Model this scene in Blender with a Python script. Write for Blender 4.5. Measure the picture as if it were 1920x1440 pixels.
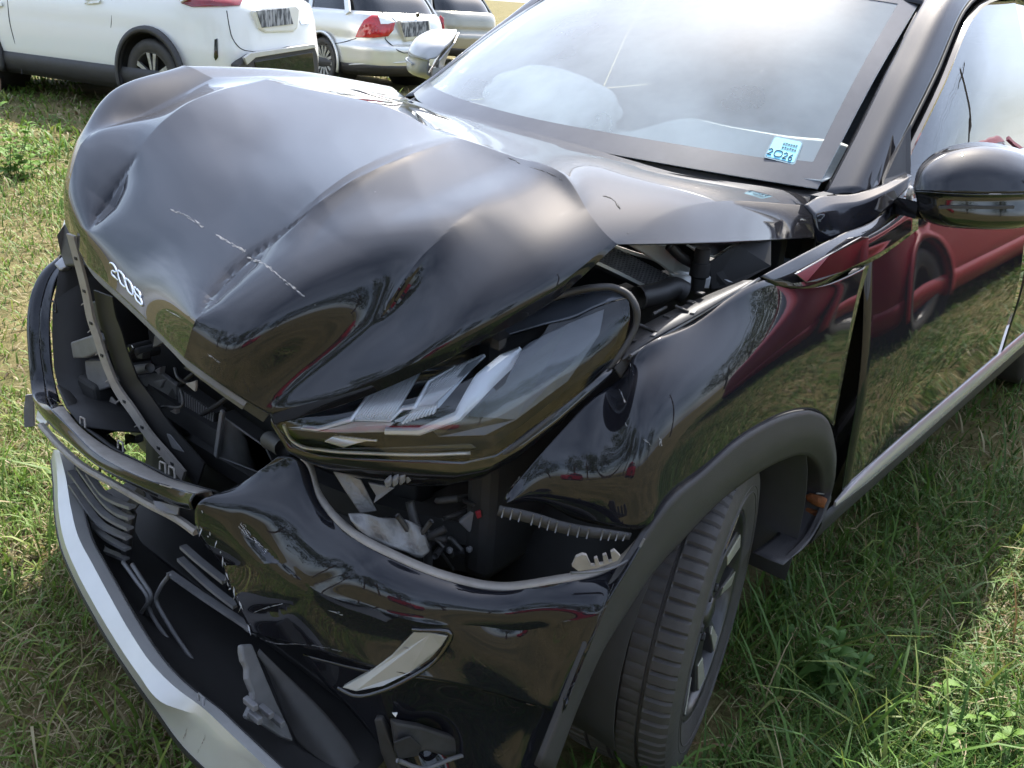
import bpy, bmesh, math, random
import numpy as np
from mathutils import Vector, Matrix
random.seed(7); RNG = np.random.default_rng(7)
for o in list(bpy.data.objects): bpy.data.objects.remove(o, do_unlink=True)
SC = bpy.context.scene
COL = SC.collection
R = math.radians

# ------------------------------------------------------------------ camera
# car axes: x forward (0 at the front axle), y to the car's left, z up, metres
CLOC = np.array((1.43, 1.45, 1.43)); CYAW, CPITCH, CROLL, CF = R(-141.4), R(-23.3), R(4.0), 1675.0
FWD = np.array((math.cos(CPITCH)*math.cos(CYAW), math.cos(CPITCH)*math.sin(CYAW), math.sin(CPITCH)))
_r = np.cross(FWD, (0, 0, 1)); _r /= np.linalg.norm(_r); _u = np.cross(_r, FWD)
RT = _r*math.cos(CROLL) + _u*math.sin(CROLL); UPV = -_r*math.sin(CROLL) + _u*math.cos(CROLL)
cam_d = bpy.data.cameras.new('camera'); cam = bpy.data.objects.new('camera', cam_d); COL.objects.link(cam)
cam_d.sensor_width = 36.0; cam_d.lens = CF/1920*36.0; cam_d.clip_start = 0.02; cam_d.clip_end = 2000
cam.matrix_world = Matrix(((RT[0], UPV[0], -FWD[0], CLOC[0]), (RT[1], UPV[1], -FWD[1], CLOC[1]), (RT[2], UPV[2], -FWD[2], CLOC[2]), (0, 0, 0, 1)))
SC.camera = cam

# ------------------------------------------------------------------ sky and sun
SUN_AZ, SUN_EL = R(-158.0), R(50.0)       # direction towards the sun in the xy plane, height
w = bpy.data.worlds.new('World'); SC.world = w; w.use_nodes = True
nt = w.node_tree; nt.nodes.clear()
out = nt.nodes.new('ShaderNodeOutputWorld'); bg = nt.nodes.new('ShaderNodeBackground')
sky = nt.nodes.new('ShaderNodeTexSky'); sky.sky_type = 'NISHITA'; sky.sun_disc = False
sky.sun_elevation = SUN_EL; sky.sun_rotation = math.pi/2 - SUN_AZ
sky.air_density = 1.0; sky.dust_density = 2.6; sky.ozone_density = 1.0
# broken white cloud over the whole sky
tc = nt.nodes.new('ShaderNodeTexCoord'); sep = nt.nodes.new('ShaderNodeSeparateXYZ')
nt.links.new(tc.outputs['Generated'], sep.inputs[0])
zz = nt.nodes.new('ShaderNodeMath'); zz.operation = 'MAXIMUM'; zz.inputs[1].default_value = 0.0
nt.links.new(sep.outputs[2], zz.inputs[0])
za = nt.nodes.new('ShaderNodeMath'); za.operation = 'ADD'; za.inputs[1].default_value = 0.22; nt.links.new(zz.outputs[0], za.inputs[0])
cmb = nt.nodes.new('ShaderNodeCombineXYZ')
for i in (0, 1):
    dv = nt.nodes.new('ShaderNodeMath'); dv.operation = 'DIVIDE'
    nt.links.new(sep.outputs[i], dv.inputs[0]); nt.links.new(za.outputs[0], dv.inputs[1]); nt.links.new(dv.outputs[0], cmb.inputs[i])
cn = nt.nodes.new('ShaderNodeTexNoise'); cn.inputs['Scale'].default_value = 0.9; cn.inputs['Detail'].default_value = 5.0; cn.inputs['Roughness'].default_value = 0.52
nt.links.new(cmb.outputs[0], cn.inputs['Vector'])
cr = nt.nodes.new('ShaderNodeValToRGB'); cr.color_ramp.elements[0].position = 0.34; cr.color_ramp.elements[1].position = 0.66
cr.color_ramp.elements[0].color = (0.22, 0.22, 0.22, 1); cr.color_ramp.elements[1].color = (0.95, 0.95, 0.95, 1)
nt.links.new(cn.outputs['Fac'], cr.inputs[0])
mx = nt.nodes.new('ShaderNodeMix'); mx.data_type = 'RGBA'
nt.links.new(cr.outputs[0], mx.inputs['Factor']); nt.links.new(sky.outputs[0], mx.inputs['A'])
cl = nt.nodes.new('ShaderNodeMix'); cl.data_type = 'RGBA'; cl.blend_type = 'ADD'; cl.inputs['Factor'].default_value = 1.0
cl.inputs['A'].default_value = (4.4, 4.8, 5.7, 1); sc_ = nt.nodes.new('ShaderNodeVectorMath'); sc_.operation = 'SCALE'; sc_.inputs['Scale'].default_value = 1.05
nt.links.new(sky.outputs[0], sc_.inputs[0]); tn = nt.nodes.new('ShaderNodeVectorMath'); tn.operation = 'MULTIPLY'; tn.inputs[1].default_value = (.92, .99, 1.08); nt.links.new(sc_.outputs[0], tn.inputs[0]); nt.links.new(tn.outputs[0], cl.inputs['B']); nt.links.new(cl.outputs['Result'], mx.inputs['B'])
nt.links.new(mx.outputs['Result'], bg.inputs[0]); bg.inputs[1].default_value = 0.10
nt.links.new(bg.outputs[0], out.inputs[0])
sd = bpy.data.lights.new('sun', 'SUN'); sd.energy = 5.0; sd.angle = R(0.55); sd.color = (1.0, 0.955, 0.88)
sun = bpy.data.objects.new('sun', sd); COL.objects.link(sun)
sv = Vector((math.cos(SUN_AZ)*math.cos(SUN_EL), math.sin(SUN_AZ)*math.cos(SUN_EL), math.sin(SUN_EL)))
sun.rotation_euler = sv.to_track_quat('Z', 'Y').to_euler()
SC.view_settings.view_transform = 'Standard'; SC.view_settings.look = 'None'
SC.view_settings.gamma = 1.0; SC.view_settings.use_curve_mapping = False
SC.view_settings.exposure = 1.2
SC.cycles.max_bounces = 6; SC.cycles.transparent_max_bounces = 16; SC.cycles.glossy_bounces = 4
SC.cycles.caustics_reflective = False; SC.cycles.caustics_refractive = False
SC.cycles.sample_clamp_indirect = 6.0
SC.cycles.use_denoising = True; SC.cycles.use_adaptive_sampling = True; SC.cycles.adaptive_threshold = 0.03

# ------------------------------------------------------------------ measuring helpers
def at(u, v, y=None, x=None, z=None, d=None):
    """the point of the place seen at photograph position (u,v) that has the given coordinate"""
    r = FWD + RT*((u-960)/CF) + UPV*((720-v)/CF)
    if d is not None: t = d
    elif y is not None: t = (y-CLOC[1])/r[1]
    elif x is not None: t = (x-CLOC[0])/r[0]
    else: t = (z-CLOC[2])/r[2]
    return CLOC + r*t
def pj(X):
    q = np.asarray(X, float) - CLOC; zc = q@FWD
    return np.stack([960+CF*(q@RT)/zc, 720-CF*(q@UPV)/zc, zc], -1)
def Y(*a): return np.array([at(u, v, y=c) for u, v, c in a])
def X(*a): return np.array([at(u, v, x=c) for u, v, c in a])
def Z(*a): return np.array([at(u, v, z=c) for u, v, c in a])

# ------------------------------------------------------------------ mesh helpers
def link(name, me, mat=None, parent=None):
    o = bpy.data.objects.new(name, me); COL.objects.link(o)
    if mat is not None and me is not None:
        for m in (mat if isinstance(mat, (list, tuple)) else [mat]): me.materials.append(m)
    if parent is not None: o.parent = parent
    return o
def mesh(name, V, Fc, mat=None, parent=None, smooth=True):
    me = bpy.data.meshes.new(name); me.from_pydata([tuple(map(float, p)) for p in V], [], [tuple(f) for f in Fc]); me.validate(); me.update()
    if smooth: me.polygons.foreach_set('use_smooth', [True]*len(me.polygons))
    return link(name, me, mat, parent)
def empty(name, loc, rz=0.0):
    o = bpy.data.objects.new(name, None); COL.objects.link(o); o.location = loc; o.rotation_euler = (0, 0, rz); o.empty_display_size = 0.2
    return o
def tag(o, label=None, cat=None, group=None, kind=None):
    for k, v in (('label', label), ('category', cat), ('group', group), ('kind', kind)):
        if v: o[k] = v
    return o
def curve(P, n=8, sharp=(), closed=False):
    """smooth curve (non-uniform Catmull-Rom) through control points along axis 0; works on nets too"""
    P = np.asarray(P, float)
    if closed: P = np.concatenate([P[-2:], P, P[:3]])
    k = len(P); d = [np.maximum(np.linalg.norm(P[i+1]-P[i], axis=-1, keepdims=True), 1e-6) for i in range(k-1)]
    s = [(P[i+1]-P[i])/d[i] for i in range(k-1)]
    tl, tr = [], []
    for i in range(k):
        if i == 0: tl.append(s[0]); tr.append(s[0])
        elif i == k-1: tl.append(s[-1]); tr.append(s[-1])
        elif i in sharp: tl.append(s[i-1]); tr.append(s[i])
        else:
            m = (s[i-1]*d[i] + s[i]*d[i-1])/(d[i]+d[i-1]); tl.append(m); tr.append(m)
    out = []
    for i in range(k-1):
        for j in range(n):
            t = j/n; h = t*t
            out.append((2*t*h-3*h+1)*P[i] + (t*h-2*h+t)*tr[i]*d[i] + (-2*t*h+3*h)*P[i+1] + (t*h-h)*tl[i+1]*d[i])
    out.append(P[-1]); out = np.array(out)
    if closed: out = out[2*n:2*n+(k-5)*n]
    return out
def resample(P, m, sharp=()):
    Q = curve(P, 12, sharp) if len(P) > 2 else np.asarray(P, float)
    L = np.concatenate([[0], np.cumsum(np.linalg.norm(np.diff(Q, axis=0), axis=1))]); t = np.linspace(0, L[-1], m)
    return np.stack([np.interp(t, L, Q[:, i]) for i in range(3)], -1)
def net(C, nu=8, nv=8, sr=(), sc=()):
    C = np.asarray(C, float)
    G = curve(C, nu, sr)
    return np.swapaxes(curve(np.swapaxes(G, 0, 1), nv, sc), 0, 1)
def loft(rows, m=24, nu=6, sr=()):
    """rows of free polylines -> grid"""
    return curve(np.array([resample(r, m) for r in rows]), nu, sr)
def gridfaces(n, m, cu=False, cv=False):
    F = []
    for i in range(n if cu else n-1):
        for j in range(m if cv else m-1):
            a, b = (i+1) % n, (j+1) % m
            F.append((i*m+j, a*m+j, a*m+b, i*m+b))
    return F
def facing(G, flip_to):
    G = np.asarray(G); n, m = G.shape[:2]; i, j = n//2, m//2
    a = G[min(i+1, n-1), j]-G[max(i-1, 0), j]; b = G[i, min(j+1, m-1)]-G[i, max(j-1, 0)]
    return np.dot(np.cross(a, b), np.asarray(flip_to)-G[i, j]) >= 0
def panel(name, G, mat, parent, thick=0.0018, toward=None, cu=False, cv=False, smooth=True, bev=0.0):
    """sheet-metal panel from a grid: outer face on the grid, thickness behind it"""
    G = np.asarray(G, float); n, m = G.shape[:2]
    if not facing(G, CLOC if toward is None else toward): G = G[::-1].copy()
    o = mesh(name, G.reshape(-1, 3), gridfaces(n, m, cu, cv), mat, parent, smooth)
    if thick:
        s = o.modifiers.new('thickness', 'SOLIDIFY'); s.thickness = thick; s.offset = -1; s.use_even_offset = False
    return o
def tube(name, P, r, mat, parent, n=8, sides=8, smoothpath=True, rr=None, closed=False, flat=None):
    """round bar along a path; rr = radius per control point; flat = (direction, factor) squashes it"""
    P = np.asarray(P, float)
    V, Fc = tube_geo(P, r, n, sides, smoothpath, rr, closed, flat)
    return mesh(name, V, Fc, mat, parent)
def tube_geo(P, r, n=8, sides=8, smoothpath=True, rr=None, closed=False, flat=None):
    P = np.asarray(P, float)
    Q = curve(P, n, closed=closed) if (smoothpath and len(P) > 2) else P
    if rr is not None: RR = np.interp(np.linspace(0, len(P)-1, len(Q)), range(len(P)), rr)
    else: RR = np.full(len(Q), r)
    T = np.gradient(Q, axis=0)
    if closed: T = np.roll(Q, -1, 0)-np.roll(Q, 1, 0)
    T /= np.maximum(np.linalg.norm(T, axis=1, keepdims=True), 1e-9)
    up = np.array((0.13, 0.21, 0.97)); V = []
    for q, t, rad in zip(Q, T, RR):
        a = up-t*np.dot(up, t); a /= max(np.linalg.norm(a), 1e-6); up = a; b = np.cross(t, a)
        for k in range(sides):
            an = 2*math.pi*k/sides; off = (a*math.cos(an)+b*math.sin(an))*rad
            if flat is not None:
                dv = np.asarray(flat[0], float); dv = dv/np.linalg.norm(dv); off = off-dv*np.dot(off, dv)*(1-flat[1])
            V.append(q+off)
    F = gridfaces(len(Q), sides, closed, True)
    if not closed:
        F.append(tuple(range(sides-1, -1, -1))); F.append(tuple(range((len(Q)-1)*sides, len(Q)*sides)))
    return V, F
def merge(parts):
    V, F = [], []
    for v, f in parts:
        b = len(V); V.extend([tuple(p) for p in v]); F.extend([tuple(i+b for i in q) for q in f])
    return V, F
def bevel(o, w=0.003, seg=2, ang=35):
    b = o.modifiers.new('bevel', 'BEVEL'); b.width = w; b.segments = seg; b.limit_method = 'ANGLE'; b.angle_limit = R(ang); b.harden_normals = False
    return o
def slab_geo(P, t, dirv=None):
    """closed outline (3D, roughly planar) extruded by t along dirv (default: away from the camera along its normal)"""
    P = np.asarray(P, float); c = P.mean(0)
    if dirv is None:
        nrm = np.zeros(3)
        for i in range(len(P)): nrm += np.cross(P[i]-c, P[(i+1) % len(P)]-c)
        nrm /= max(np.linalg.norm(nrm), 1e-9)
        if np.dot(nrm, CLOC-c) < 0: nrm = -nrm
        dirv = -nrm
    dirv = np.asarray(dirv, float); dirv = dirv/np.linalg.norm(dirv)
    n = len(P); V = list(P)+list(P+dirv*t)
    F = [tuple(range(n)), tuple(range(2*n-1, n-1, -1))]+[(i, n+i, n+(i+1) % n, (i+1) % n) for i in range(n)]
    return V, F
def slab(name, P, t, mat, parent, dirv=None, bev=0.0015, smooth=False):
    V, F = slab_geo(P, t, dirv)
    o = mesh(name, V, F, mat, parent, smooth)
    fixn(o)
    if bev: bevel(o, bev, 2)
    return o
def fixn(o):
    bm = bmesh.new(); bm.from_mesh(o.data); bmesh.ops.recalc_face_normals(bm, faces=bm.faces); bm.to_mesh(o.data); bm.free()
def box_geo(c, s, M=None):
    c = np.asarray(c, float); V = []
    for x in (-.5, .5):
        for y in (-.5, .5):
            for z in (-.5, .5):
                p = np.array((x*s[0], y*s[1], z*s[2]))
                if M is not None: p = np.asarray(M)@p
                V.append(c+p)
    return V, [(0, 1, 3, 2), (4, 6, 7, 5), (0, 4, 5, 1), (2, 3, 7, 6), (0, 2, 6, 4), (1, 5, 7, 3)]
def box(name, c, s, mat, parent, M=None, bev=0.002):
    V, F = box_geo(c, s, M); o = mesh(name, V, F, mat, parent, False)
    if bev: bevel(o, bev, 2)
    return o
def bar_geo(a, b, w, h, up=(0, 0, 1)):
    a = np.asarray(a, float); b = np.asarray(b, float); t = b-a; L = np.linalg.norm(t); t /= L
    s = np.cross(t, up); s /= np.linalg.norm(s); u = np.cross(s, t)
    return box_geo((a+b)/2, (L, w, h), np.stack([t, s, u], 1))
def sweep_geo(P, prof, up=(0, 0, 1), n=6, smoothpath=True, scale=None):
    """2D profile (side, up) closed, carried along a path"""
    P = np.asarray(P, float); Q = curve(P, n) if (smoothpath and len(P) > 2) else P
    T = np.gradient(Q, axis=0); T /= np.linalg.norm(T, axis=1, keepdims=True); V = []
    SCL = np.ones(len(Q)) if scale is None else np.interp(np.linspace(0, 1, len(Q)), np.linspace(0, 1, len(scale)), scale)
    for q, t, s_ in zip(Q, T, SCL):
        s = np.cross(t, up); s /= max(np.linalg.norm(s), 1e-6); u = np.cross(s, t)
        for a, b in prof: V.append(q+(s*a+u*b)*s_)
    m = len(prof); F = gridfaces(len(Q), m, False, True)
    F.append(tuple(range(m-1, -1, -1))); F.append(tuple(range((len(Q)-1)*m, len(Q)*m)))
    return V, F
def sweep(name, P, prof, mat, parent, up=(0, 0, 1), n=6, smoothpath=True, smooth=True, scale=None):
    V, F = sweep_geo(P, prof, up, n, smoothpath, scale); o = mesh(name, V, F, mat, parent, smooth); fixn(o)
    if smooth: sharpen(o)
    return o
def sharpen(o, ang=40):
    me = o.data
    try: me.set_sharp_from_angle(angle=R(ang))
    except Exception: pass
def lathe_geo(prof, n=48, axis='y', a0=0.0):
    """profile of (radius, along-axis) turned about an axis through the origin"""
    V = []
    for k in range(n):
        c, s = math.cos(a0+2*math.pi*k/n), math.sin(a0+2*math.pi*k/n)
        for r, h in prof: V.append((r*c, h, r*s) if axis == 'y' else (r*c, r*s, h))
    return V, gridfaces(n, len(prof), True, False)

# ------------------------------------------------------------------ materials
MAT = {}
def mat(name, col, rough=0.5, metal=0.0, coat=0.0, coat_rough=0.03, noise=0.0, nscale=60.0, bump=0.0, bscale=200.0, dust=0.0, dustcol=(0.33, 0.30, 0.26), dscale=5.0,
        spec=0.5, trans=0.0, emit=None, flake=0.0):
    m = bpy.data.materials.new(name); m.use_nodes = True; MAT[name] = m
    t = m.node_tree; b = t.nodes['Principled BSDF']; L = t.links.new
    b.inputs['Base Color'].default_value = (*col, 1); b.inputs['Roughness'].default_value = rough; b.inputs['Metallic'].default_value = metal
    b.inputs['Coat Weight'].default_value = coat; b.inputs['Coat Roughness'].default_value = coat_rough
    b.inputs['Specular IOR Level'].default_value = spec; b.inputs['Transmission Weight'].default_value = trans
    tcn = t.nodes.new('ShaderNodeTexCoord'); colsock = None
    if noise:
        n = t.nodes.new('ShaderNodeTexNoise'); n.inputs['Scale'].default_value = nscale; n.inputs['Detail'].default_value = 6
        L(tcn.outputs['Object'], n.inputs['Vector'])
        r = t.nodes.new('ShaderNodeValToRGB'); r.color_ramp.elements[0].position = .3; r.color_ramp.elements[1].position = .7
        r.color_ramp.elements[0].color = tuple(max(0, c*(1-noise)) for c in col)+(1,); r.color_ramp.elements[1].color = tuple(min(1, c*(1+noise)) for c in col)+(1,)
        L(n.outputs['Fac'], r.inputs[0]); colsock = r.outputs[0]
        rr = t.nodes.new('ShaderNodeMapRange'); rr.inputs['To Min'].default_value = max(.02, rough-.1*noise); rr.inputs['To Max'].default_value = min(1, rough+.15*noise)
        L(n.outputs['Fac'], rr.inputs[0]); L(rr.outputs[0], b.inputs['Roughness'])
    if dust:
        n = t.nodes.new('ShaderNodeTexNoise'); n.inputs['Scale'].default_value = dscale; n.inputs['Detail'].default_value = 9; n.inputs['Roughness'].default_value = .68
        L(tcn.outputs['Object'], n.inputs['Vector'])
        mr = t.nodes.new('ShaderNodeMapRange'); mr.inputs['From Min'].default_value = .35; mr.inputs['From Max'].default_value = .75
        mr.inputs['To Min'].default_value = dust*.45; mr.inputs['To Max'].default_value = dust
        L(n.outputs['Fac'], mr.inputs[0])
        mxn = t.nodes.new('ShaderNodeMix'); mxn.data_type = 'RGBA'; L(mr.outputs[0], mxn.inputs['Factor'])
        if colsock: L(colsock, mxn.inputs['A'])
        else: mxn.inputs['A'].default_value = (*col, 1)
        mxn.inputs['B'].default_value = (*dustcol, 1); colsock = mxn.outputs['Result']
    if colsock: L(colsock, b.inputs['Base Color'])
    if bump:
        n = t.nodes.new('ShaderNodeTexNoise'); n.inputs['Scale'].default_value = bscale; n.inputs['Detail'].default_value = 4
        L(tcn.outputs['Object'], n.inputs['Vector'])
        bp = t.nodes.new('ShaderNodeBump'); bp.inputs['Strength'].default_value = bump; bp.inputs['Distance'].default_value = .01
        L(n.outputs['Fac'], bp.inputs['Height']); L(bp.outputs[0], b.inputs['Normal'])
    if emit: b.inputs['Emission Color'].default_value = (*emit, 1); b.inputs['Emission Strength'].default_value = 1
    return m
def nodes_of(m): return m.node_tree.nodes, m.node_tree.links.new, m.node_tree.nodes['Principled BSDF']
def thin_glass(name, tint, refl_rough=0.0, film=0.0, filmcol=(.75, .78, .8), ior=1.5, fscale=4.0, fmin=.55):
    """a thin pane: what is behind it, its mirror reflection and a pale scattering film of dust, which on the windscreen also carries lens glare"""
    m = bpy.data.materials.new(name); m.use_nodes = True; MAT[name] = m; t = m.node_tree; t.nodes.clear(); L = t.links.new
    o = t.nodes.new('ShaderNodeOutputMaterial'); tr = t.nodes.new('ShaderNodeBsdfTransparent'); tr.inputs[0].default_value = (*tint, 1)
    gl = t.nodes.new('ShaderNodeBsdfGlossy'); gl.inputs['Roughness'].default_value = refl_rough
    fr = t.nodes.new('ShaderNodeFresnel'); fr.inputs['IOR'].default_value = ior
    mu = t.nodes.new('ShaderNodeMath'); mu.operation = 'MULTIPLY'; mu.inputs[1].default_value = 1.7; mu.use_clamp = True; L(fr.outputs[0], mu.inputs[0])
    m1 = t.nodes.new('ShaderNodeMixShader'); L(mu.outputs[0], m1.inputs[0]); L(tr.outputs[0], m1.inputs[1]); L(gl.outputs[0], m1.inputs[2])
    last = m1.outputs[0]
    if film:
        df = t.nodes.new('ShaderNodeBsdfDiffuse'); df.inputs[0].default_value = (*filmcol, 1)
        tl = t.nodes.new('ShaderNodeBsdfTranslucent'); tl.inputs[0].default_value = (*filmcol, 1)
        md = t.nodes.new('ShaderNodeMixShader'); md.inputs[0].default_value = .4; L(df.outputs[0], md.inputs[1]); L(tl.outputs[0], md.inputs[2])
        tcn = t.nodes.new('ShaderNodeTexCoord'); n = t.nodes.new('ShaderNodeTexNoise'); n.inputs['Scale'].default_value = fscale; n.inputs['Detail'].default_value = 8
        L(tcn.outputs['Object'], n.inputs['Vector'])
        mr = t.nodes.new('ShaderNodeMapRange'); mr.inputs['From Min'].default_value = .3; mr.inputs['From Max'].default_value = .7; mr.inputs['To Min'].default_value = film*fmin; mr.inputs['To Max'].default_value = film
        L(n.outputs['Fac'], mr.inputs[0])
        m2 = t.nodes.new('ShaderNodeMixShader'); L(mr.outputs[0], m2.inputs[0]); L(last, m2.inputs[1]); L(md.outputs[0], m2.inputs[2]); last = m2.outputs[0]
    L(last, o.inputs[0]); return m

mat('paint', (.0050, .0054, .0085), .55, 0, 1.0, .015, spec=.02, dust=.018, dustcol=(.42, .40, .41), dscale=3.0)
mat('paint_inner', (.010, .010, .013), .4, 0, .4, .1, dust=.06)
mat('plastic', (.020, .020, .022), .55, 0, 0, noise=.25, nscale=40, bump=.10, bscale=900, dust=.10, dustcol=(.30, .27, .23))
mat('plastic_dark', (.010, .010, .011), .5, 0, 0, noise=.2, nscale=30, bump=.06, bscale=700, dust=.05)
mat('cladding', (.026, .025, .027), .52, 0, 0, noise=.12, nscale=25, bump=.18, bscale=1400, dust=.07, dustcol=(.30, .27, .25))
mat('gloss_black', (.006, .006, .007), .10, 0, .8, .02, dust=.02)
mat('bay_dark', (.008, .008, .009), .7, 0, 0, noise=.3, nscale=30, dust=.05)
mat('rubber', (.016, .016, .017), .62, 0, 0, noise=.3, nscale=60, bump=.12, bscale=500, dust=.30, dustcol=(.16, .14, .12), dscale=14)
mat('silver', (.55, .55, .54), .34, .35, .25, .1, noise=.06, nscale=12, dust=.16, dustcol=(.42, .38, .30), dscale=6)
mat('chrome', (.75, .76, .78), .12, 1.0, dust=.10)
mat('alu', (.42, .42, .43), .42, .85, noise=.25, nscale=30, bump=.1, bscale=60, dust=.15)
mat('castalu', (.17, .17, .17), .5, .6, noise=.35, nscale=25, bump=.3, bscale=90, dust=.2)
mat('greyplastic', (.125, .125, .13), .5, 0, 0, noise=.2, nscale=30, bump=.1, bscale=500, dust=.22, dustcol=(.30, .28, .25), dscale=9)
mat('dustyplastic', (.16, .15, .14), .7, 0, 0, noise=.3, nscale=50, bump=.15, bscale=400, dust=.75, dustcol=(.42, .375, .32), dscale=12)
mat('dash', (.46, .49, .48), .7, 0, 0, noise=.1, nscale=40, bump=.1, bscale=600)
mat('dash_dark', (.10, .11, .12), .6, 0, 0, noise=.1, nscale=40)
mat('cabin', (.05, .05, .055), .8, 0, 0, noise=.2, nscale=12)
mat('seat', (.06, .065, .075), .85, 0, 0, noise=.2, nscale=80, bump=.2, bscale=300)
mat('airbag', (.78, .78, .77), .85, 0, 0, noise=.05, nscale=10, bump=.4, bscale=14)
mat('glass_band', (.020, .021, .028), .3, 0, .25, .05, dust=.10, dustcol=(.46, .49, .55), dscale=8)
mat('lamp_chrome', (.85, .87, .90), .30, .75)
mat('lamp_grey', (.42, .45, .48), .25, .3, noise=.1, nscale=20)
mat('lamp_black', (.045, .052, .065), .22, 0, .6, .05)
mat('lamp_white', (.90, .92, .94), .3, .2, .5, .05)
mat('scratch', (.40, .40, .41), .6, 0, 0, noise=.2, nscale=200)
mat('rust', (.22, .075, .022), .8, .2, 0, noise=.5, nscale=60, bump=.5, bscale=120)
mat('rim_dark', (.018, .018, .020), .35, .3, .3, .1, dust=.16, dustcol=(.20, .18, .15), dscale=14)
mat('rim_cut', (.50, .49, .40), .35, .55, .2, .1, dust=.25, dustcol=(.35, .32, .22), dscale=20)
mat('sticker', (.20, .62, .78), .5); mat('ink', (.01, .03, .05), .6)
mat('drl', (.27, .26, .23), .25, 0, .8, .05, noise=.08, nscale=20)
mat('trim_pink', (.66, .63, .64), .26, .55, .3, .1, dust=.25, dustcol=(.35, .30, .27), dscale=12)
thin_glass('windscreen', (.78, .84, .83), 0.0, film=.42, filmcol=(.74, .84, .90), ior=1.5)  # strong milky film: some dust, mostly lens glare put into the colour
thin_glass('sideglass', (.42, .46, .46), 0.0, film=.05, ior=1.55)
thin_glass('lens', (.95, .97, .99), 0.0, ior=1.5)
_N, _L, _B = nodes_of(MAT['paint']); _tc = _N.new('ShaderNodeTexCoord')      # dried drops, smears and orange peel in the clear coat
_a = _N.new('ShaderNodeTexNoise'); _a.inputs['Scale'].default_value = 70; _a.inputs['Detail'].default_value = 6; _a.inputs['Roughness'].default_value = .75; _L(_tc.outputs['Object'], _a.inputs['Vector'])
_b = _N.new('ShaderNodeTexNoise'); _b.inputs['Scale'].default_value = 2.5; _b.inputs['Detail'].default_value = 5; _b.inputs['Distortion'].default_value = 1.5; _L(_tc.outputs['Object'], _b.inputs['Vector'])
_m = _N.new('ShaderNodeMath'); _m.operation = 'MULTIPLY'; _L(_a.outputs['Fac'], _m.inputs[0]); _L(_b.outputs['Fac'], _m.inputs[1])
_r = _N.new('ShaderNodeMapRange'); _r.inputs['From Min'].default_value = .18; _r.inputs['From Max'].default_value = .40; _r.inputs['To Min'].default_value = .003; _r.inputs['To Max'].default_value = .016; _L(_m.outputs[0], _r.inputs[0]); _L(_r.outputs[0], _B.inputs['Coat Roughness'])
_p = _N.new('ShaderNodeTexNoise'); _p.inputs['Scale'].default_value = 420; _p.inputs['Detail'].default_value = 1; _L(_tc.outputs['Object'], _p.inputs['Vector'])
_q = _N.new('ShaderNodeBump'); _q.inputs['Strength'].default_value = .0018; _q.inputs['Distance'].default_value = .01; _L(_p.outputs['Fac'], _q.inputs['Height']); _L(_q.outputs[0], _B.inputs['Coat Normal'])
# scratches and scuffs on the paint: pale worn marks with a shape of their own sit in separate thin flakes

# ================================================================== the setting: field
def gz(x, y):
    x = np.asarray(x, float); y = np.asarray(y, float)
    t = np.clip((-y-2.5)/7.5, 0, 1); h = .15*t*t*(3-2*t)
    n = .012*np.sin(x*2.1+.4)*np.sin(y*1.7+1.1) + .008*np.sin(x*4.3+2)*np.cos(y*5.1)
    near = np.exp(-((x+1.3)**2/6+(y)**2/2.2)**2)
    return h + n*(1-near) - .042
def graded(lo, hi, c, fine, n):
    s = np.sinh(np.linspace(-1, 1, n)*5.2)/np.sinh(5.2); a = c+np.where(s < 0, s*(c-lo), s*(hi-c)); return a
gx = graded(-300, 300, -1.5, .1, 121); gy = graded(-300, 300, -1.0, .1, 121)
GX, GY = np.meshgrid(gx, gy, indexing='ij'); GZ = gz(GX, GY)
m = bpy.data.materials.new('field_soil'); m.use_nodes = True; MAT['field'] = m
Nn, Ln, Bn = nodes_of(m)
tcn = Nn.new('ShaderNodeTexCoord')
def nz(scale, det=6, rough=.6):
    n = Nn.new('ShaderNodeTexNoise'); n.inputs['Scale'].default_value = scale; n.inputs['Detail'].default_value = det; n.inputs['Roughness'].default_value = rough
    Ln(tcn.outputs['Object'], n.inputs['Vector']); return n.outputs['Fac']
def rampc(sock, stops):
    r = Nn.new('ShaderNodeValToRGB'); e = r.color_ramp.elements
    while len(e) < len(stops): e.new(.5)
    for k, (p, c) in enumerate(stops): e[k].position = p; e[k].color = (*c, 1)
    Ln(sock, r.inputs[0]); return r.outputs[0]
ca = rampc(nz(1.3), [(.28, (.06, .065, .022)), (.42, (.13, .115, .048)), (.55, (.24, .19, .09)), (.70, (.32, .255, .13))])
cb = rampc(nz(28, 8, .7), [(.3, (.030, .035, .012)), (.5, (.13, .12, .05)), (.7, (.26, .22, .12))])
mxn = Nn.new('ShaderNodeMix'); mxn.data_type = 'RGBA'; mxn.inputs['Factor'].default_value = .5; Ln(ca, mxn.inputs['A']); Ln(cb, mxn.inputs['B'])
Ln(mxn.outputs['Result'], Bn.inputs['Base Color']); Bn.inputs['Roughness'].default_value = .95; Bn.inputs['Specular IOR Level'].default_value = .1
bp = Nn.new('ShaderNodeBump'); bp.inputs['Strength'].default_value = .8; bp.inputs['Distance'].default_value = .03; Ln(nz(45, 8, .7), bp.inputs['Height']); Ln(bp.outputs[0], Bn.inputs['Normal'])
ground = mesh('ground', np.stack([GX, GY, GZ], -1).reshape(-1, 3), gridfaces(121, 121), m)
fixn(ground); tag(ground, 'dry grassy field under the parked cars', kind='structure')

# ================================================================== the wrecked black car
CAR = tag(empty('black_car', (0, 0, 0)), 'black crossover car with crumpled bonnet and smashed front end in the foreground', 'car')
PAINT = MAT['paint']
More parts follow.
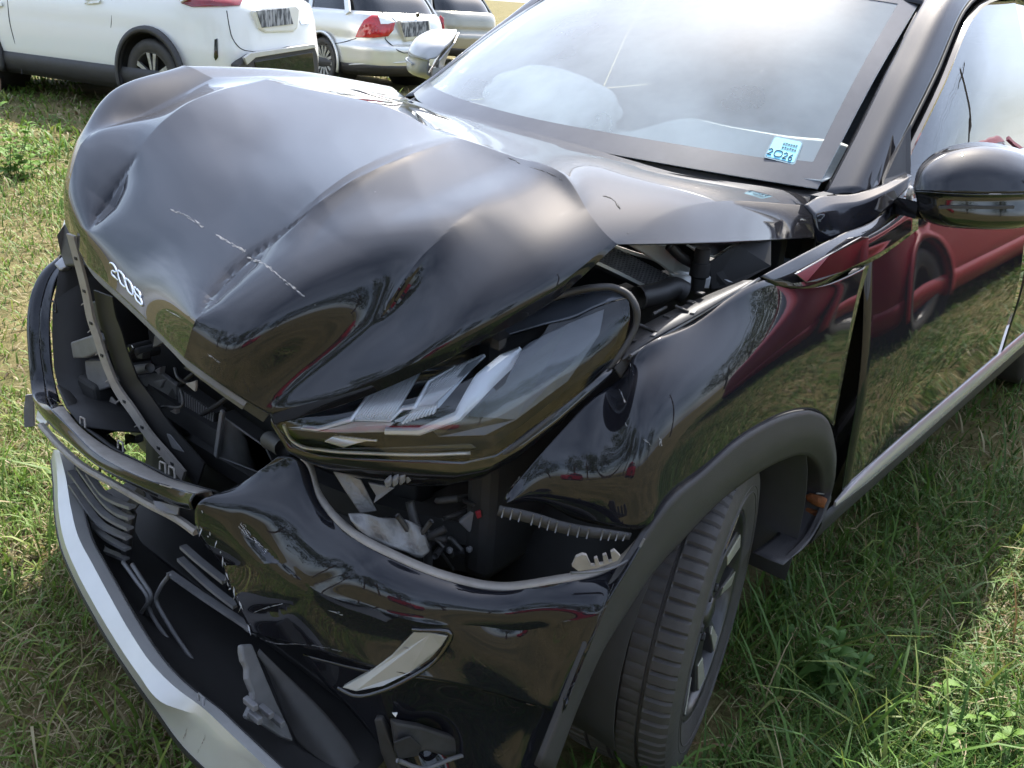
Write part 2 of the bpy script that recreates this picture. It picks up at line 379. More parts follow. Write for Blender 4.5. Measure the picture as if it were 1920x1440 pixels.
# ---- bonnet (hood): control net read off the panel, right side to left side, front edge to rear edge
HOOD = [
 [(122,412,-.44),(119,360,-.45),(128,310,-.48),(150,250,-.53),(213,173,-.58),(345,124,-.63),(560,134,-.66),(728,163,-.66)],
 [(134,443,-.37),(127,385,-.38),(136,315,-.42),(167,247,-.47),(277,203,-.50),(400,150,-.54),(600,147,-.58),(745,172,-.60)],
 [(163,497,-.24),(166,433,-.245),(205,370,-.25),(250,300,-.28),(340,217,-.33),(500,154,-.40),(640,163,-.45),(765,186,-.50)],
 [(240,567,-.0),(262,512,.0),(310,430,.0),(380,345,-.02),(480,275,-.06),(680,188,-.12),(770,196,-.20),(850,213,-.26)],
 [(345,670,.285),(367,599,.30),(440,500,.29),(520,440,.28),(640,352,.26),(850,262,.22),(900,243,.10),(960,241,.0)],
 [(412,718,.36),(440,660,.385),(560,540,.42),(660,450,.42),(790,380,.41),(955,302,.40),(1030,275,.30),(1110,280,.26)],
 [(490,768,.40),(580,700,.442),(715,588,.508),(800,480,.535),(900,410,.545),(1055,338,.56),(1140,312,.52),(1260,322,.48)],
 [(505,776,.407),(640,738,.505),(770,684,.597),(900,618,.660),(1030,545,.695),(1150,452,.70),(1245,402,.69),(1532,384,.69)],
]
HN = np.array([[at(u, v, y=c) for u, v, c in row] for row in HOOD])
far = HN[0].copy(); far[:, 1] -= np.array([.05, .07, .09, .10, .11, .12, .12, .10]); far[:, 2] -= np.array([.01, .06, .09, .10, .11, .11, .10, .08]); far[:, 0] -= np.array([.06, .05, .05, .03, .0, 0, 0, 0])
low = np.concatenate([HN[-1][:5]+np.array((-.010, -.004, -.022)), Y((1158,458,.705),(1262,457,.735),(1530,446,.745))])
HN = np.concatenate([[far], HN, [low]])
NU_, NV_ = 36, 30
HG = net(HN, NU_, NV_, sr=(3, 5, 8), sc=(5,)); HL_ = net(HN, NU_, NV_, sr=(2, 3, 5), sc=(5,))      # rounded and flat-faceted versions of the panel
_cw = np.interp(np.arange(HG.shape[1])/NV_, [0, 1.2, 2.4, 7], [0, .2, .8, .8])[None, :, None]
HG = HG*(1-_cw)+HL_*_cw
# dents pressed into the panel
def dent(G, u, v, rad, depth, asp=1.0, ang=0.0):
    q = pj(G); nrm = np.cross(np.gradient(G, axis=0), np.gradient(G, axis=1)); nrm /= np.maximum(np.linalg.norm(nrm, axis=-1, keepdims=True), 1e-9)
    if nrm[G.shape[0]//2, G.shape[1]//2, 2] < 0: nrm = -nrm
    du, dv = q[..., 0]-u, q[..., 1]-v; c, s = math.cos(ang), math.sin(ang); a = (du*c+dv*s)/rad; b = (-du*s+dv*c)/(rad*asp)
    return G - nrm*(depth*np.exp(-(a*a+b*b)))[..., None]
def fold(G, line, width, depth, width2=None):
    """sharp crease along a line: cusp-shaped, depth given at each point (+ = pressed in); width2 = reach on the right-hand side of the line"""
    q = pj(G)[..., :2]; nrm = np.cross(np.gradient(G, axis=0), np.gradient(G, axis=1)); nrm /= np.maximum(np.linalg.norm(nrm, axis=-1, keepdims=True), 1e-9)
    if nrm[G.shape[0]//2, G.shape[1]//2, 2] < 0: nrm = -nrm
    ii = np.linspace(0, len(line)-1, (len(line)-1)*6+1); Lp = curve(np.array(line, float), 6); Dp = np.interp(ii, range(len(line)), depth); Wp = np.interp(ii, range(len(line)), width); W2 = Wp if width2 is None else np.interp(ii, range(len(line)), width2)
    best = np.full(q.shape[:2], 1e9); amt = np.zeros(q.shape[:2]); wd = np.ones(q.shape[:2])
    for i in range(len(Lp)-1):
        a, b = Lp[i], Lp[i+1]; ab = b-a; t = np.clip(((q-a)@ab)/max(ab@ab, 1e-9), 0, 1); v = q-(a+t[..., None]*ab)
        dist = np.linalg.norm(v, axis=-1); k = dist < best; sd = ab[0]*v[..., 1]-ab[1]*v[..., 0]
        best = np.where(k, dist, best); amt = np.where(k, Dp[i]+(Dp[i+1]-Dp[i])*t, amt); wd = np.where(k, np.where(sd > 0, W2[i]+(W2[i+1]-W2[i])*t, Wp[i]+(Wp[i+1]-Wp[i])*t), wd)
    return G-nrm*(amt*np.exp(-np.abs(best/wd)**1.1))[..., None]
def rowline(r, c0, c1, k): q = pj(HG[r*NU_, int(c0*NV_):int(c1*NV_)+1])[:, :2]; return [tuple(p) for p in q[np.linspace(0, len(q)-1, k).astype(int)]]
LA = rowline(5, 1, 5, 10); LBc = rowline(3, 1, 5, 10); LC = rowline(2, 2.6, 5, 6)
HG = fold(HG, LA, [14,50,60,60,60,60,70,80,80,60], [.0,.018,.024,.020,.008,-.004,-.014,-.018,-.018,-.008], [8,16,18,22,30,40,60,80,90,70])
HG = fold(HG, LA[:7], [4,6,7,7,6,5,4], [.0,.005,.008,.008,.006,.004,0], [4,5,5,5,5,4,4])
HG = fold(HG, LA[4:], [6,8,9,9,9,8], [0,-.003,-.0045,-.0045,-.004,-.001], [6,8,9,9,9,8])
HG = fold(HG, LBc, [10,18,26,30,34,36,36,34,30,20], [0,.012,.018,.013,.004,-.006,-.014,-.016,-.014,-.006], [8,12,14,16,24,40,50,56,50,30])
HG = fold(HG, LBc[:6], [4,5,6,6,5,4], [.0,.004,.005,.004,.003,0], [4,4,5,5,4,4])
HG = fold(HG, LC, [14,16,16,16,14,10], [0,.008,.013,.013,.008,0], [8,8,8,8,8,8])
HG = fold(HG, [(716,590),(760,530),(800,480),(850,430),(940,350)], [12,26,40,56,60], [-.002,-.010,-.010,-.008,0], [10,16,22,34,50])
HG = fold(HG, [(716,590),(745,548),(780,505),(815,465)], [8,10,12,12], [-.002,-.005,-.004,0], [7,8,9,9])
_cr = pj(HG[180:288:18, 150])[:, :2]
HG = fold(HG, [tuple(p) for p in _cr], [30,40,40,40,36,12], [0,-.006,-.009,-.010,-.010,0], [12,16,16,16,14,10])
HG = fold(HG, [(770,200),(820,228),(858,250)], [14,16,12], [.004,.012,.003])
HG = fold(HG, [(520,152),(640,168),(740,188)], [8,10,10], [.0,.008,.005])
HG = fold(HG, [(850,270),(700,330),(600,420),(560,500)], [40,60,60,30], [0,.004,.006,0], [40,60,60,30])
HG = dent(HG, 425, 375, 85, .010, 1.5, .5)
HG = dent(HG, 800, 560, 60, .006, 2.2, .7)
hood = panel('hood', HG, PAINT, CAR, .0022, toward=(0, 0, 5)); sharpen(hood, 9)
# folded inner lip under the front edge
lipo = HG[:, 0]; lipg = np.stack([lipo+np.array((-.001, 0, -.0012)), lipo+np.array((-.012, 0, -.006)), lipo+np.array((-.035, 0, .004)), lipo+np.array((-.08, 0, .012))])
panel('hood_lip', lipg, MAT['paint_inner'], hood, .001, toward=CLOC)

# ---- left fender
FT = Y((945,935,.700),(1000,868,.715),(1060,800,.730),(1112,745,.742),(1166,705,.762),(1186,672,.775),(1300,603,.80),(1427,527,.828),(1530,537,.850),(1630,496,.846))
FB = Y((952,946,.702),(1012,942,.728),(1080,974,.772),(1150,988,.836),(1205,990,.876),(1250,932,.884),(1317,882,.888),(1433,792,.888),(1530,770,.888),(1564,800,.888))
FM1 = Y((948,938,.705),(1004,890,.722),(1065,850,.750),(1120,815,.775),(1168,770,.802),(1195,735,.820),(1330,700,.862),(1440,640,.872),(1545,590,.866),(1612,560,.862))
FM2 = Y((950,942,.710),(1008,917,.728),(1072,918,.768),(1135,900,.815),(1185,870,.848),(1222,830,.862),(1322,790,.886),(1436,715,.886),(1540,690,.884),(1590,660,.880))
FG = net(np.stack([FT, FM1, FM2, FB], 1), 8, 10)
def relax(G, it=20, keep=()):
    G = G.copy()
    for _ in range(it):
        A = .25*(G[2:, 1:-1]+G[:-2, 1:-1]+G[1:-1, 2:]+G[1:-1, :-2]); N = G.copy(); N[1:-1, 1:-1] = .5*G[1:-1, 1:-1]+.5*A
        for k in keep: N[k] = G[k]
        G = N
    return G
FG = relax(FG, 60)
fender = panel('fender', FG, PAINT, CAR, .0016, toward=(.5, 3, 1))
# bright inner flange of the fender and dark support ledge with tabs
fl = FT[5:8]; flr = resample(fl, 14)
sweep('fender_flange', flr+np.array((0, -.012, -.004)), [(-.008, -.002), (.010, -.002), (.010, .001), (-.008, .001)], MAT['paint_inner'], fender, smoothpath=False)

# ---- wheel arch cladding
CO = Y((1010,1440,.86),(1065,1300,.865),(1110,1190,.87),(1158,1085,.875),(1205,1012,.882),(1250,946,.888),(1320,884,.892),(1380,830,.893),(1436,795,.893),(1490,774,.893),(1527,772,.893),(1552,788,.893),(1564,825,.893),(1566,885,.893),(1555,925,.893),(1528,990,.893),(1470,1058,.890))
CI = Y((1040,1440,.845),(1088,1310,.85),(1125,1230,.855),(1175,1150,.86),(1225,1075,.868),(1283,1010,.872),(1345,945,.876),(1395,905,.878),(1430,882,.878),(1470,862,.878),(1503,853,.878),(1528,864,.878),(1541,895,.878),(1540,930,.878),(1528,968,.878),(1500,1010,.876),(1450,1052,.872))
CMm = (CO+CI)/2 + np.array((0, .012, 0)); CIN = CI+np.array((0, -.05, .0)); CE = CO+np.array((0, -.010, 0))
CG = net(np.stack([CE, CO, CMm, CI, CIN], 1), 6, 5, sc=(1, 3))
panel('wheel_arch_trim', CG, MAT['cladding'], CAR, .0025, toward=(0, 4, .5))
# ---- wheel liner inside the arch
th = np.linspace(R(-20), R(200), 25)
LG = np.array([[((.36 if math.cos(a) > 0 else .40)*math.cos(a), yv, .345+.39*math.sin(a)) for yv in (.872, .70, .52)] for a in th])
LG = np.concatenate([LG, np.array([[(p[0]*.6, .50, .345+(p[2]-.345)*.6)] for p in LG[:, 2]])], 1)
panel('wheel_liner', LG, MAT['bay_dark'], CAR, .003, toward=(0, .7, .34))

# ---- front wheel
wheel = empty('front_wheel', (0, 0, 0)); wheel.parent = CAR
WC = np.array((0.0, .765, .302)); STEER = R(14.0)
def wplace(V):
    c, s = math.cos(STEER), math.sin(STEER)
    return [(WC[0]+p[0]*c-p[1]*s, WC[1]+p[0]*s+p[1]*c, WC[2]+p[2]) for p in V]
def make_tyre(n=400, R0=.333):
    half = .100
    prof = [(.215, .088, 0), (.222, .100, 0), (.250, .110, 0), (.285, .112, 0), (.308, .108, 0), (.322, .102, 1), (.3285, .092, 2), (.331, .078, 2), (.3325, .056, 2), (.3325, .0535, 3), (.325, .0525, 3), (.325, .0465, 3), (.3328, .0455, 3),
            (.3335, .030, 4), (.3335, .0105, 4), (.326, .0095, 3), (.326, .0025, 3), (.3335, .0015, 4)]
    full = prof+[(r, -h, k) for r, h, k in prof[::-1]]
    V = []
    for i in range(n):
        a = 2*math.pi*i/n; c, s = math.cos(a), math.sin(a)
        for j, (r, h, k) in enumerate(full):
            ph = i % 5
            if k == 2 and ph < 1: r -= .0050
            if k == 1 and ph < 1: r -= .003
            if k == 4 and (i+int(h*150)) % 5 < 1 and abs(h) > .02: r -= .0035
            V.append((r*c, h, r*s))
    return V, gridfaces(n, len(full), True, False)
tv, tf = make_tyre(); tyre = mesh('tyre', wplace(tv), tf, MAT['rubber'], wheel, True); fixn(tyre); sharpen(tyre, 30)
# sidewall lettering band: raised rings
for rr_ in (.262, .276):
    V_, F_ = lathe_geo([(rr_-.0015, .109), (rr_-.001, .1125), (rr_+.001, .1125), (rr_+.0015, .109)], 96); mesh('sidewall_rib', wplace(V_), F_, MAT['rubber'], wheel)
V_, F_ = lathe_geo([(.219, .092), (.222, .098), (.216, .101), (.210, .096), (.204, .080), (.200, .03), (.195, -.06), (.215, -.085)], 72)
rim = mesh('rim', wplace(V_), F_, MAT['rim_dark'], wheel); fixn(rim)
V_, F_ = lathe_geo([(.001, .030), (.20, .030), (.20, .0)], 40); bd = mesh('brake_backing', wplace(V_), F_, MAT['bay_dark'], wheel); fixn(bd)
V_, F_ = lathe_geo([(.001, .046), (.145, .046), (.145, .036), (.001, .036)], 48); bd = mesh('brake_disc', wplace(V_), F_, MAT['castalu'], wheel); fixn(bd)
for k in range(5):
    a0 = R(90+72*k+14); ca, sa = math.cos(a0), math.sin(a0)
    def rp(r, t, h): return (r*ca-t*sa, h, r*sa+t*ca)
    for side in (-1, 1):
        V_ = [rp(.035, .004*side, .085), rp(.035, .030*side, .080), rp(.12, .026*side, .086), rp(.12, .060*side, .080), rp(.207, .030*side, .094), rp(.207, .085*side, .090),
              rp(.035, .004*side, .050), rp(.035, .030*side, .050), rp(.12, .026*side, .050), rp(.12, .060*side, .050), rp(.207, .030*side, .055), rp(.207, .085*side, .055)]
        F_ = [(0, 1, 3, 2), (2, 3, 5, 4), (6, 8, 9, 7), (8, 10, 11, 9), (0, 2, 8, 6), (2, 4, 10, 8), (1, 7, 9, 3), (3, 9, 11, 5), (0, 6, 7, 1), (4, 5, 11, 10)]
        sp = mesh('spoke', wplace(V_), F_, MAT['rim_dark'], wheel, False); fixn(sp); bevel(sp, .003)
        V_ = [rp(.13, .030*side, .0885), rp(.13, .052*side, .0850), rp(.200, .072*side, .0945), rp(.203, .034*side, .0975)]
        cutp = slab('spoke_facet', wplace(V_), .003, MAT['rim_cut'], wheel, dirv=(0, -1, 0), bev=.0008)
V_, F_ = lathe_geo([(.0005, .094), (.026, .093), (.034, .088), (.036, .06), (.036, .03)], 32); hb = mesh('hub_cap', wplace(V_), F_, MAT['rim_dark'], wheel); fixn(hb)
for k in range(5):
    a = R(90+72*k+50); c_ = (.054*math.cos(a), .078, .054*math.sin(a))
    V_, F_ = lathe_geo([(.0005, .012), (.008, .012), (.010, .008), (.010, -.02)], 6); V_ = [(p[0]+c_[0], p[1]+c_[1], p[2]+c_[2]) for p in V_]
    lb = mesh('wheel_bolt', wplace(V_), F_, MAT['bay_dark'], wheel, False); fixn(lb)

# ---- left side: doors built from one body section run along the car
SEC = [(1.075, .790), (1.060, .812), (1.03, .822), (.985, .828), (.93, .840), (.86, .855), (.76, .874), (.66, .888), (.56, .892), (.46, .890), (.40, .890), (.365, .890)]
def side_pt(x, k, sgn=1):
    z, y = SEC[k]
    bow = -.10*(x+.9 if x > -.9 else 0)**2 + .004 + max(0, -(x+.6))*.026
    rise = max(0, -(x+.5))*.016*(z-.3)/.7
    return (x, sgn*(y+bow), z+rise)
def door_grid(x0f, x1f, sgn=1, nx=14):
    G = []
    for i in range(nx+1):
        t = i/nx; row = []
        for k in range(len(SEC)):
            z = SEC[k][0]; xa = x0f(z); xb = x1f(z); row.append(side_pt(xa+(xb-xa)*t, k, sgn))
        G.append(row)
    return net(np.array(G), 2, 4)
dfront = lambda z: -.565-.05*max(0, .6-z)/.25
drear = lambda z: -1.95
LD = empty('front_door', (0, 0, 0)); LD.parent = CAR
panel('door_skin', door_grid(dfront, drear), PAINT, LD, .002, toward=(-1, 4, .8))
RDg = door_grid(lambda z: -1.956, lambda z: -2.95)
LRD = empty('rear_door', (0, 0, 0)); LRD.parent = CAR
panel('door_skin', RDg, PAINT, LRD, .002, toward=(-2, 4, .8))
# dark body edge seen in the gap between fender and door
slab('door_jamb', Y((1612,520,.82),(1632,500,.82),(1629,720,.82),(1600,830,.83),(1566,905,.84),(1550,880,.84),(1575,700,.83)), .03, MAT['gloss_black'], CAR, dirv=(0, -1, 0))
# sill trim strip and sill
SP = [(-.56, .893, .352), (-.80, .903, .366), (-1.2, .914, .372), (-1.7, .928, .378), (-2.9, .955, .386)]
sweep('sill_strip', np.array(SP), [(-.020, -.030), (.003, -.030), (.006, -.012), (.004, .016), (-.002, .024), (-.020, .024)], MAT['trim_pink'], CAR, scale=[.25, .8, 1, 1, 1, 1])
SIL = np.array([[(x, .886-f, .345), (x, .890-f, .320), (x, .876-f, .262), (x, .843-f, .215), (x, .72, .20)] for x, f in [(x_, (x_+.6)*.026 if x_ < -.6 else 0) for x_ in np.linspace(-.50, -3.0, 14)]])
panel('sill', SIL, MAT['cladding'], CAR, .003, toward=(-1, 4, .2))

# ---- windscreen, pillars, roof
WB = np.array([(-.66, -.70, 1.130), (-.56, -.58, 1.128), (-.44, -.35, 1.122), (-.36, 0, 1.112), (-.43, .35, 1.098), (-.535, .58, 1.083), (-.60, .68, 1.075)])
WT = np.array([(-1.30, -.60, 1.492), (-1.24, -.48, 1.508), (-1.19, -.28, 1.518), (-1.17, 0, 1.522), (-1.19, .28, 1.518), (-1.24, .48, 1.508), (-1.33, .585, 1.497)])
WMid = (WB+WT)/2 + np.array([(.010, 0, .012)]*7)
WG = net(np.stack([WB, WMid, WT], 0), 12, 6)
glass = panel('windscreen', WG, MAT['windscreen'], CAR, 0, toward=CLOC)
# black printed band round the edge of the glass
def on_ws(s, t):   # s 0..1 right->left, t 0..1 bottom->top
    i = s*(WG.shape[1]-1); j = t*(WG.shape[0]-1); i0 = min(int(i), WG.shape[1]-2); j0 = min(int(j), WG.shape[0]-2); a, b = i-i0, j-j0
    p = (WG[j0, i0]*(1-a)+WG[j0, i0+1]*a)*(1-b)+(WG[j0+1, i0]*(1-a)+WG[j0+1, i0+1]*a)*b
    return p
WN = np.cross(WG[1, 1]-WG[0, 1], WG[0, 2]-WG[0, 1]); WN /= np.linalg.norm(WN); WN = WN if WN[2] > 0 else -WN
def band(name, pts_out, pts_in):
    G = np.array([[on_ws(*a)+WN*.0025, on_ws(*b)+WN*.0025] for a, b in zip(pts_out, pts_in)])
    return panel(name, G, MAT['glass_band'], glass, 0, toward=CLOC)
n_ = 40; so = []; si = []
for k in range(n_+1):      # up the left edge, rounding the lower corner
    t = k/n_
    so.append((1.0, t)); si.append((.948-.012*t, max(t, .10)) if t > .16 else (.948-.10*(1-t/.16)**2.0, .10+.02*t))
band('glass_edge_band', so, si)
band('glass_edge_band', [(k/n_, 0) for k in range(n_+1)], [(k/n_, .085+.015*(abs(k/n_-.5)*2)**3) for k in range(n_+1)])
band('glass_edge_band', [(0, k/n_) for k in range(n_+1)], [(.03, k/n_) for k in range(n_+1)])
band('glass_edge_band', [(k/n_, 1) for k in range(n_+1)], [(k/n_, .95) for k in range(n_+1)])
# vignette sticker behind the glass
SKC = at(1472, 283, y=.575)
_SKP = []
def sk_pt(u, v): # put on the windscreen plane just under the glass
    if not _SKP:
        c_, a_, b_ = stick(WG, 1472, 284, 0), stick(WG, 1505, 291, 0), stick(WG, 1464, 258, 0); n_ = np.cross(a_-c_, b_-c_); n_ /= np.linalg.norm(n_); _SKP.append((c_, n_ if n_[2] > 0 else -n_))
    c_, n_ = _SKP[0]; r = FWD+RT*((u-960)/CF)+UPV*((720-v)/CF); return CLOC+r*(np.dot(c_-CLOC, n_)/np.dot(r, n_))
    r = FWD+RT*((u-960)/CF)+UPV*((720-v)/CF); q = on_ws(.86, .22); t = np.dot(q-CLOC, WN)/np.dot(r, WN); return CLOC+r*t
# A-pillars
def pillar(sgn, name):
    if sgn > 0:
        IN = np.array([(-.605, .69, 1.062), (-.80, .666, 1.186), (-1.05, .632, 1.345), (-1.34, .592, 1.505), (-1.55, .575, 1.575)])
        OUT = np.array([(-.66, .79, 1.06), (-.84, .765, 1.168), (-1.09, .735, 1.322), (-1.37, .69, 1.482), (-1.60, .665, 1.548)])
    else:
        IN = np.array([(-.665, -.705, 1.125), (-.84, -.672, 1.225), (-1.05, -.642, 1.352), (-1.31, -.605, 1.498), (-1.55, -.57, 1.535)])
        OUT = np.array([(-.70, -.79, 1.07), (-.86, -.765, 1.175), (-1.10, -.735, 1.318), (-1.37, -.69, 1.462), (-1.60, -.66, 1.50)])
    MID = IN*.45+OUT*.55+np.array((.012, .012*sgn, .016))
    IN2 = IN+np.array((-.004, -.004*sgn, -.02))
    G = net(np.stack([IN2, IN, MID, OUT], 1), 8, 6, sc=(1,))
    return panel(name, G, PAINT, CAR, .003, toward=(1.5, 2*sgn, 3))
pillar(1, 'a_pillar'); pillar(-1, 'a_pillar')
# seal line between pillar and door frame, door frame, side glass
PO = np.array([(-.66, .79, 1.06), (-.84, .765, 1.168), (-1.09, .735, 1.322), (-1.37, .69, 1.482), (-1.95, .668, 1.560), (-2.4, .655, 1.555), (-2.95, .65, 1.50)])
tube('pillar_seal', PO+np.array((0, .001, -.006)), .005, MAT['bay_dark'], CAR)
FRAME = PO+np.array((-.022, .008, -.020))
sweep('window_frame', FRAME, [(-.004, -.016), (.006, -.016), (.010, 0), (.006, .014), (-.004, .014)], MAT['gloss_black'], LD, up=(0, 1, 0))
BELT = np.array([(-.70, .832, 1.070), (-1.0, .838, 1.080), (-1.4, .850, 1.090), (-1.95, .862, 1.098)])
gt = resample(PO[:5]+np.array((-.03, .000, -.028)), 16); gb = resample(BELT, 16)+np.array((0, -.012, 0))
panel('side_window', np.stack([gt, (gt+gb)/2+np.array((0, .016, 0)), gb], 0), MAT['sideglass'], LD, 0, toward=(0, 4, 1))
sweep('belt_seal', BELT, [(-.012, -.006), (.006, -.006), (.006, .006), (-.012, .008)], MAT['gloss_black'], LD, up=(0, 0, 1))
BELT2 = np.array([(-1.96, .862, 1.098), (-2.4, .86, 1.11), (-2.95, .85, 1.13)])
gt = resample(PO[4:]+np.array((-.03, .0, -.028)), 12); gb = resample(BELT2, 12)+np.array((0, -.012, 0))
panel('side_window', np.stack([gt, (gt+gb)/2+np.array((0, .014, 0)), gb], 0), MAT['sideglass'], LRD, 0, toward=(0, 4, 1))
# roof and the rest of the shell (mostly out of the picture)
RX = [-1.17, -1.45, -1.9, -2.5, -3.1, -3.55]
ROOF = np.array([[(x + (-.13*abs(y/.6)**2 if k == 0 else 0), y*(1 if x > -2.6 else .95), z-.035*(abs(y)/.6)**2.5) for y in (-.66, -.55, -.3, 0, .3, .55, .66)] for k, (x, z) in enumerate(zip(RX, (1.522, 1.580, 1.605, 1.595, 1.54, 1.46)))])
panel('roof', net(ROOF, 4, 4), PAINT, CAR, .003, toward=(-1.5, 0, 5))
QX = [(-2.96, 1.04), (-3.2, 1.03), (-3.55, .98), (-3.72, .88)]
for sgn in (1, -1):
    Gq = np.array([[(x, sgn*.888*f, .30), (x, sgn*.893*f, .6), (x, sgn*.885*f, .85), (x-.01, sgn*.84*f, 1.08), (x+.05 if x < -3 else x, sgn*.70*f, 1.36), (x+.15 if x < -3 else x, sgn*.64*f, 1.47)] for x, f in QX])
    panel('rear_quarter', net(Gq, 5, 5), PAINT, CAR, .003, toward=(-3, 4*sgn, 1))
TG = np.array([[(-3.72+(.05 if z > 1 else 0)+(.15 if z > 1.3 else 0)+(-.03 if z < .7 else 0)-.03*(1-(y/.8)**2), y*(1 if z < 1 else .82), z) for z in (.30, .6, .85, 1.08, 1.36, 1.46)] for y in (-.76, -.4, 0, .4, .76)])
panel('tailgate', net(TG, 5, 5), PAINT, CAR, .003, toward=(-6, 0, 1))
for nm, xs, xe in (('front_door', lambda z: -.475, lambda z: -1.95), ('rear_door', lambda z: -1.956, lambda z: -2.95)):
    d_ = empty(nm, (0, 0, 0)); d_.parent = CAR
    panel('door_skin', door_grid(xs, xe, -1), PAINT, d_, .002, toward=(-1, -4, .8))
    gt = resample((PO[:5] if nm == 'front_door' else PO[4:])*np.array((1, -1, 1))+np.array((-.03, 0, -.028)), 12); gb = resample((BELT if nm == 'front_door' else BELT2)*np.array((1, -1, 1)), 12)
    panel('side_window', np.stack([gt, (gt+gb)/2+np.array((0, -.016, 0)), gb], 0), MAT['sideglass'], d_, 0, toward=(0, -4, 1))
RF = np.array([[(x, -.80-.01*(z < .95), z) for z in (1.0, .9, .78)] for x in (-.47, -.2, .1, .28)])
RF2 = np.array([[(x, -(.80+.02*k), 1.0-.09*k) for k in range(4)] for x in (-.47, -.2, .1, .3)])
panel('fender', net(RF2, 4, 4), PAINT, CAR, .002, toward=(0, -4, 1))
th2 = np.linspace(R(-8), R(188), 20)
panel('wheel_arch_trim', np.array([[(r_*math.cos(a), -.885+.01*(k != 1), .335+r_*math.sin(a)) for k, r_ in enumerate((.44, .41, .375))] for a in th2]), MAT['cladding'], CAR, .003, toward=(0, -4, .3))
SILr = SIL*np.array((1, -1, 1)); panel('sill', SILr, MAT['cladding'], CAR, .003, toward=(-1, -4, .2))
box('floor_pan', (-1.6, 0, .26), (3.2, 1.36, .10), MAT['bay_dark'], CAR)
def plain_wheel(name, c, sgn):
    w_ = empty(name, (0, 0, 0)); w_.parent = CAR
    off = lambda V: [(p[0]+c[0], sgn*p[1]+c[1], p[2]+c[2]) for p in V]
    V_, F_ = lathe_geo([(.215, .088), (.25, .11), (.285, .112), (.322, .102), (.333, .08), (.333, -.08), (.322, -.102), (.215, -.088)], 64); t_ = mesh('tyre', off(V_), F_, MAT['rubber'], w_); fixn(t_)
    V_, F_ = lathe_geo([(.218, .092), (.21, .096), (.2, .08), (.19, .05), (.06, .08), (.001, .085)], 48); t_ = mesh('rim', off(V_), F_, MAT['rim_dark'], w_); fixn(t_)
plain_wheel('rear_wheel', (-3.02, .80, .302), 1); plain_wheel('rear_wheel', (-3.02, -.80, .302), -1); plain_wheel('front_wheel', (0, -.765, .302), -1)

# ---- cowl below the windscreen and pillar-foot panels
CW = np.array([[(p[0]+.16, p[1]*1.04, p[2]-.085), (p[0]+.09, p[1]*1.02, p[2]-.045), (p[0]-.015, p[1], p[2]-.006)] for p in WB])
panel('cowl', net(CW, 4, 4), MAT['plastic_dark'], CAR, .003, toward=CLOC)
ft = Y((1508,384,.735),(1545,366,.735),(1600,364,.772),(1650,348,.80),(1698,324,.82))
fm = Y((1512,392,.745),(1552,400,.755),(1605,385,.785),(1655,368,.81),(1700,332,.835))
fm = None
fb = Y((1532,462,.775),(1575,446,.80),(1620,424,.82),(1660,395,.838),(1702,352,.850))
panel('pillar_foot_cover', net(np.stack([ft, ft*.72+fb*.28+np.array((.004, .012, .006)), fb], 0), 6, 6, sr=(1,)), PAINT, CAR, .003, toward=CLOC)
# fender top behind the bonnet corner, its arrow-shaped trim and inlay
ts = Y((1427,518,.824),(1475,492,.826),(1528,464,.830),(1580,438,.832),(1640,412,.834),(1702,354,.838))
tm = Y((1440,525,.832),(1490,511,.842),(1540,482,.848),(1590,455,.850),(1645,428,.850),(1720,385,.852))
tb = Y((1455,535,.838),(1505,541,.856),(1540,536,.860),(1590,508,.862),(1632,492,.862),(1722,430,.862))
fst = panel('fender_top_trim', net(np.stack([ts, tm, tb], 0), 6, 6), MAT['paint'], CAR, .004, toward=(0, 4, 1.4))
inl = Y((1492,514,.858),(1555,478,.860),(1616,444,.860),(1629,444,.860),(1629,486,.868),(1580,510,.868),(1532,528,.868),(1512,530,.866))
slab('badge_inlay', inl, .004, MAT['gloss_black'], fst, dirv=(0, -1, 0), bev=.001)


# ================================================================== front end
_SC = {}
def stick(G, u, v, off=.003):
    """point of a built surface that lies on this line of sight, lifted off by a little"""
    if id(G) not in _SC: _SC[id(G)] = (G, pj(np.asarray(G).reshape(-1, 3)))
    q = _SC[id(G)][1]; d2 = (q[:, 0]-u)**2+(q[:, 1]-v)**2; k = np.argpartition(d2, 12)[:12]
    k = k[q[k, 2] < q[k, 2].min()+.35]; wt = 1/(d2[k]+.5); dep = (q[k, 2]*wt).sum()/wt.sum()
    r = FWD+RT*((u-960)/CF)+UPV*((720-v)/CF)
    return CLOC+r*dep-r/np.linalg.norm(r)*off
# ---- left headlight
HL = empty('headlight', (0, 0, 0)); HL.parent = CAR
LB = Y((508,781,.385),(530,820,.402),(553,843,.422),(600,854,.460),(700,861,.525),(800,863,.590),(913,860,.658),(985,815,.687),(1045,770,.712),(1095,730,.732),(1140,690,.748),(1167,650,.756),(1181,600,.758))
LT = Y((507,772,.387),(535,766,.405),(560,760,.425),(620,744,.452),(700,712,.495),(790,680,.538),(885,652,.590),(960,628,.628),(1017,611,.660),(1077,597,.692),(1113,580,.710),(1147,567,.728),(1178,560,.744))
bul = np.array([.2, .7, 1, 1.2, 1.3, 1.3, 1.2, 1.0, .9, .8, .6, .4, .2])[:, None]*np.array((.011, .012, .004))
LG_ = net(np.stack([LB, LB*.62+LT*.38+bul, LB*.3+LT*.7+bul*.9, LT], 1), 6, 7)
LG_ = relax(LG_, 10)
panel('lens', LG_, MAT['lens'], HL, 0, toward=CLOC)
AX = np.array((-.80, -.46, -.06)); AX /= np.linalg.norm(AX)      # into the lamp
def inlamp(u, v, dep): return stick(LG_, u, v, 0) + AX*dep
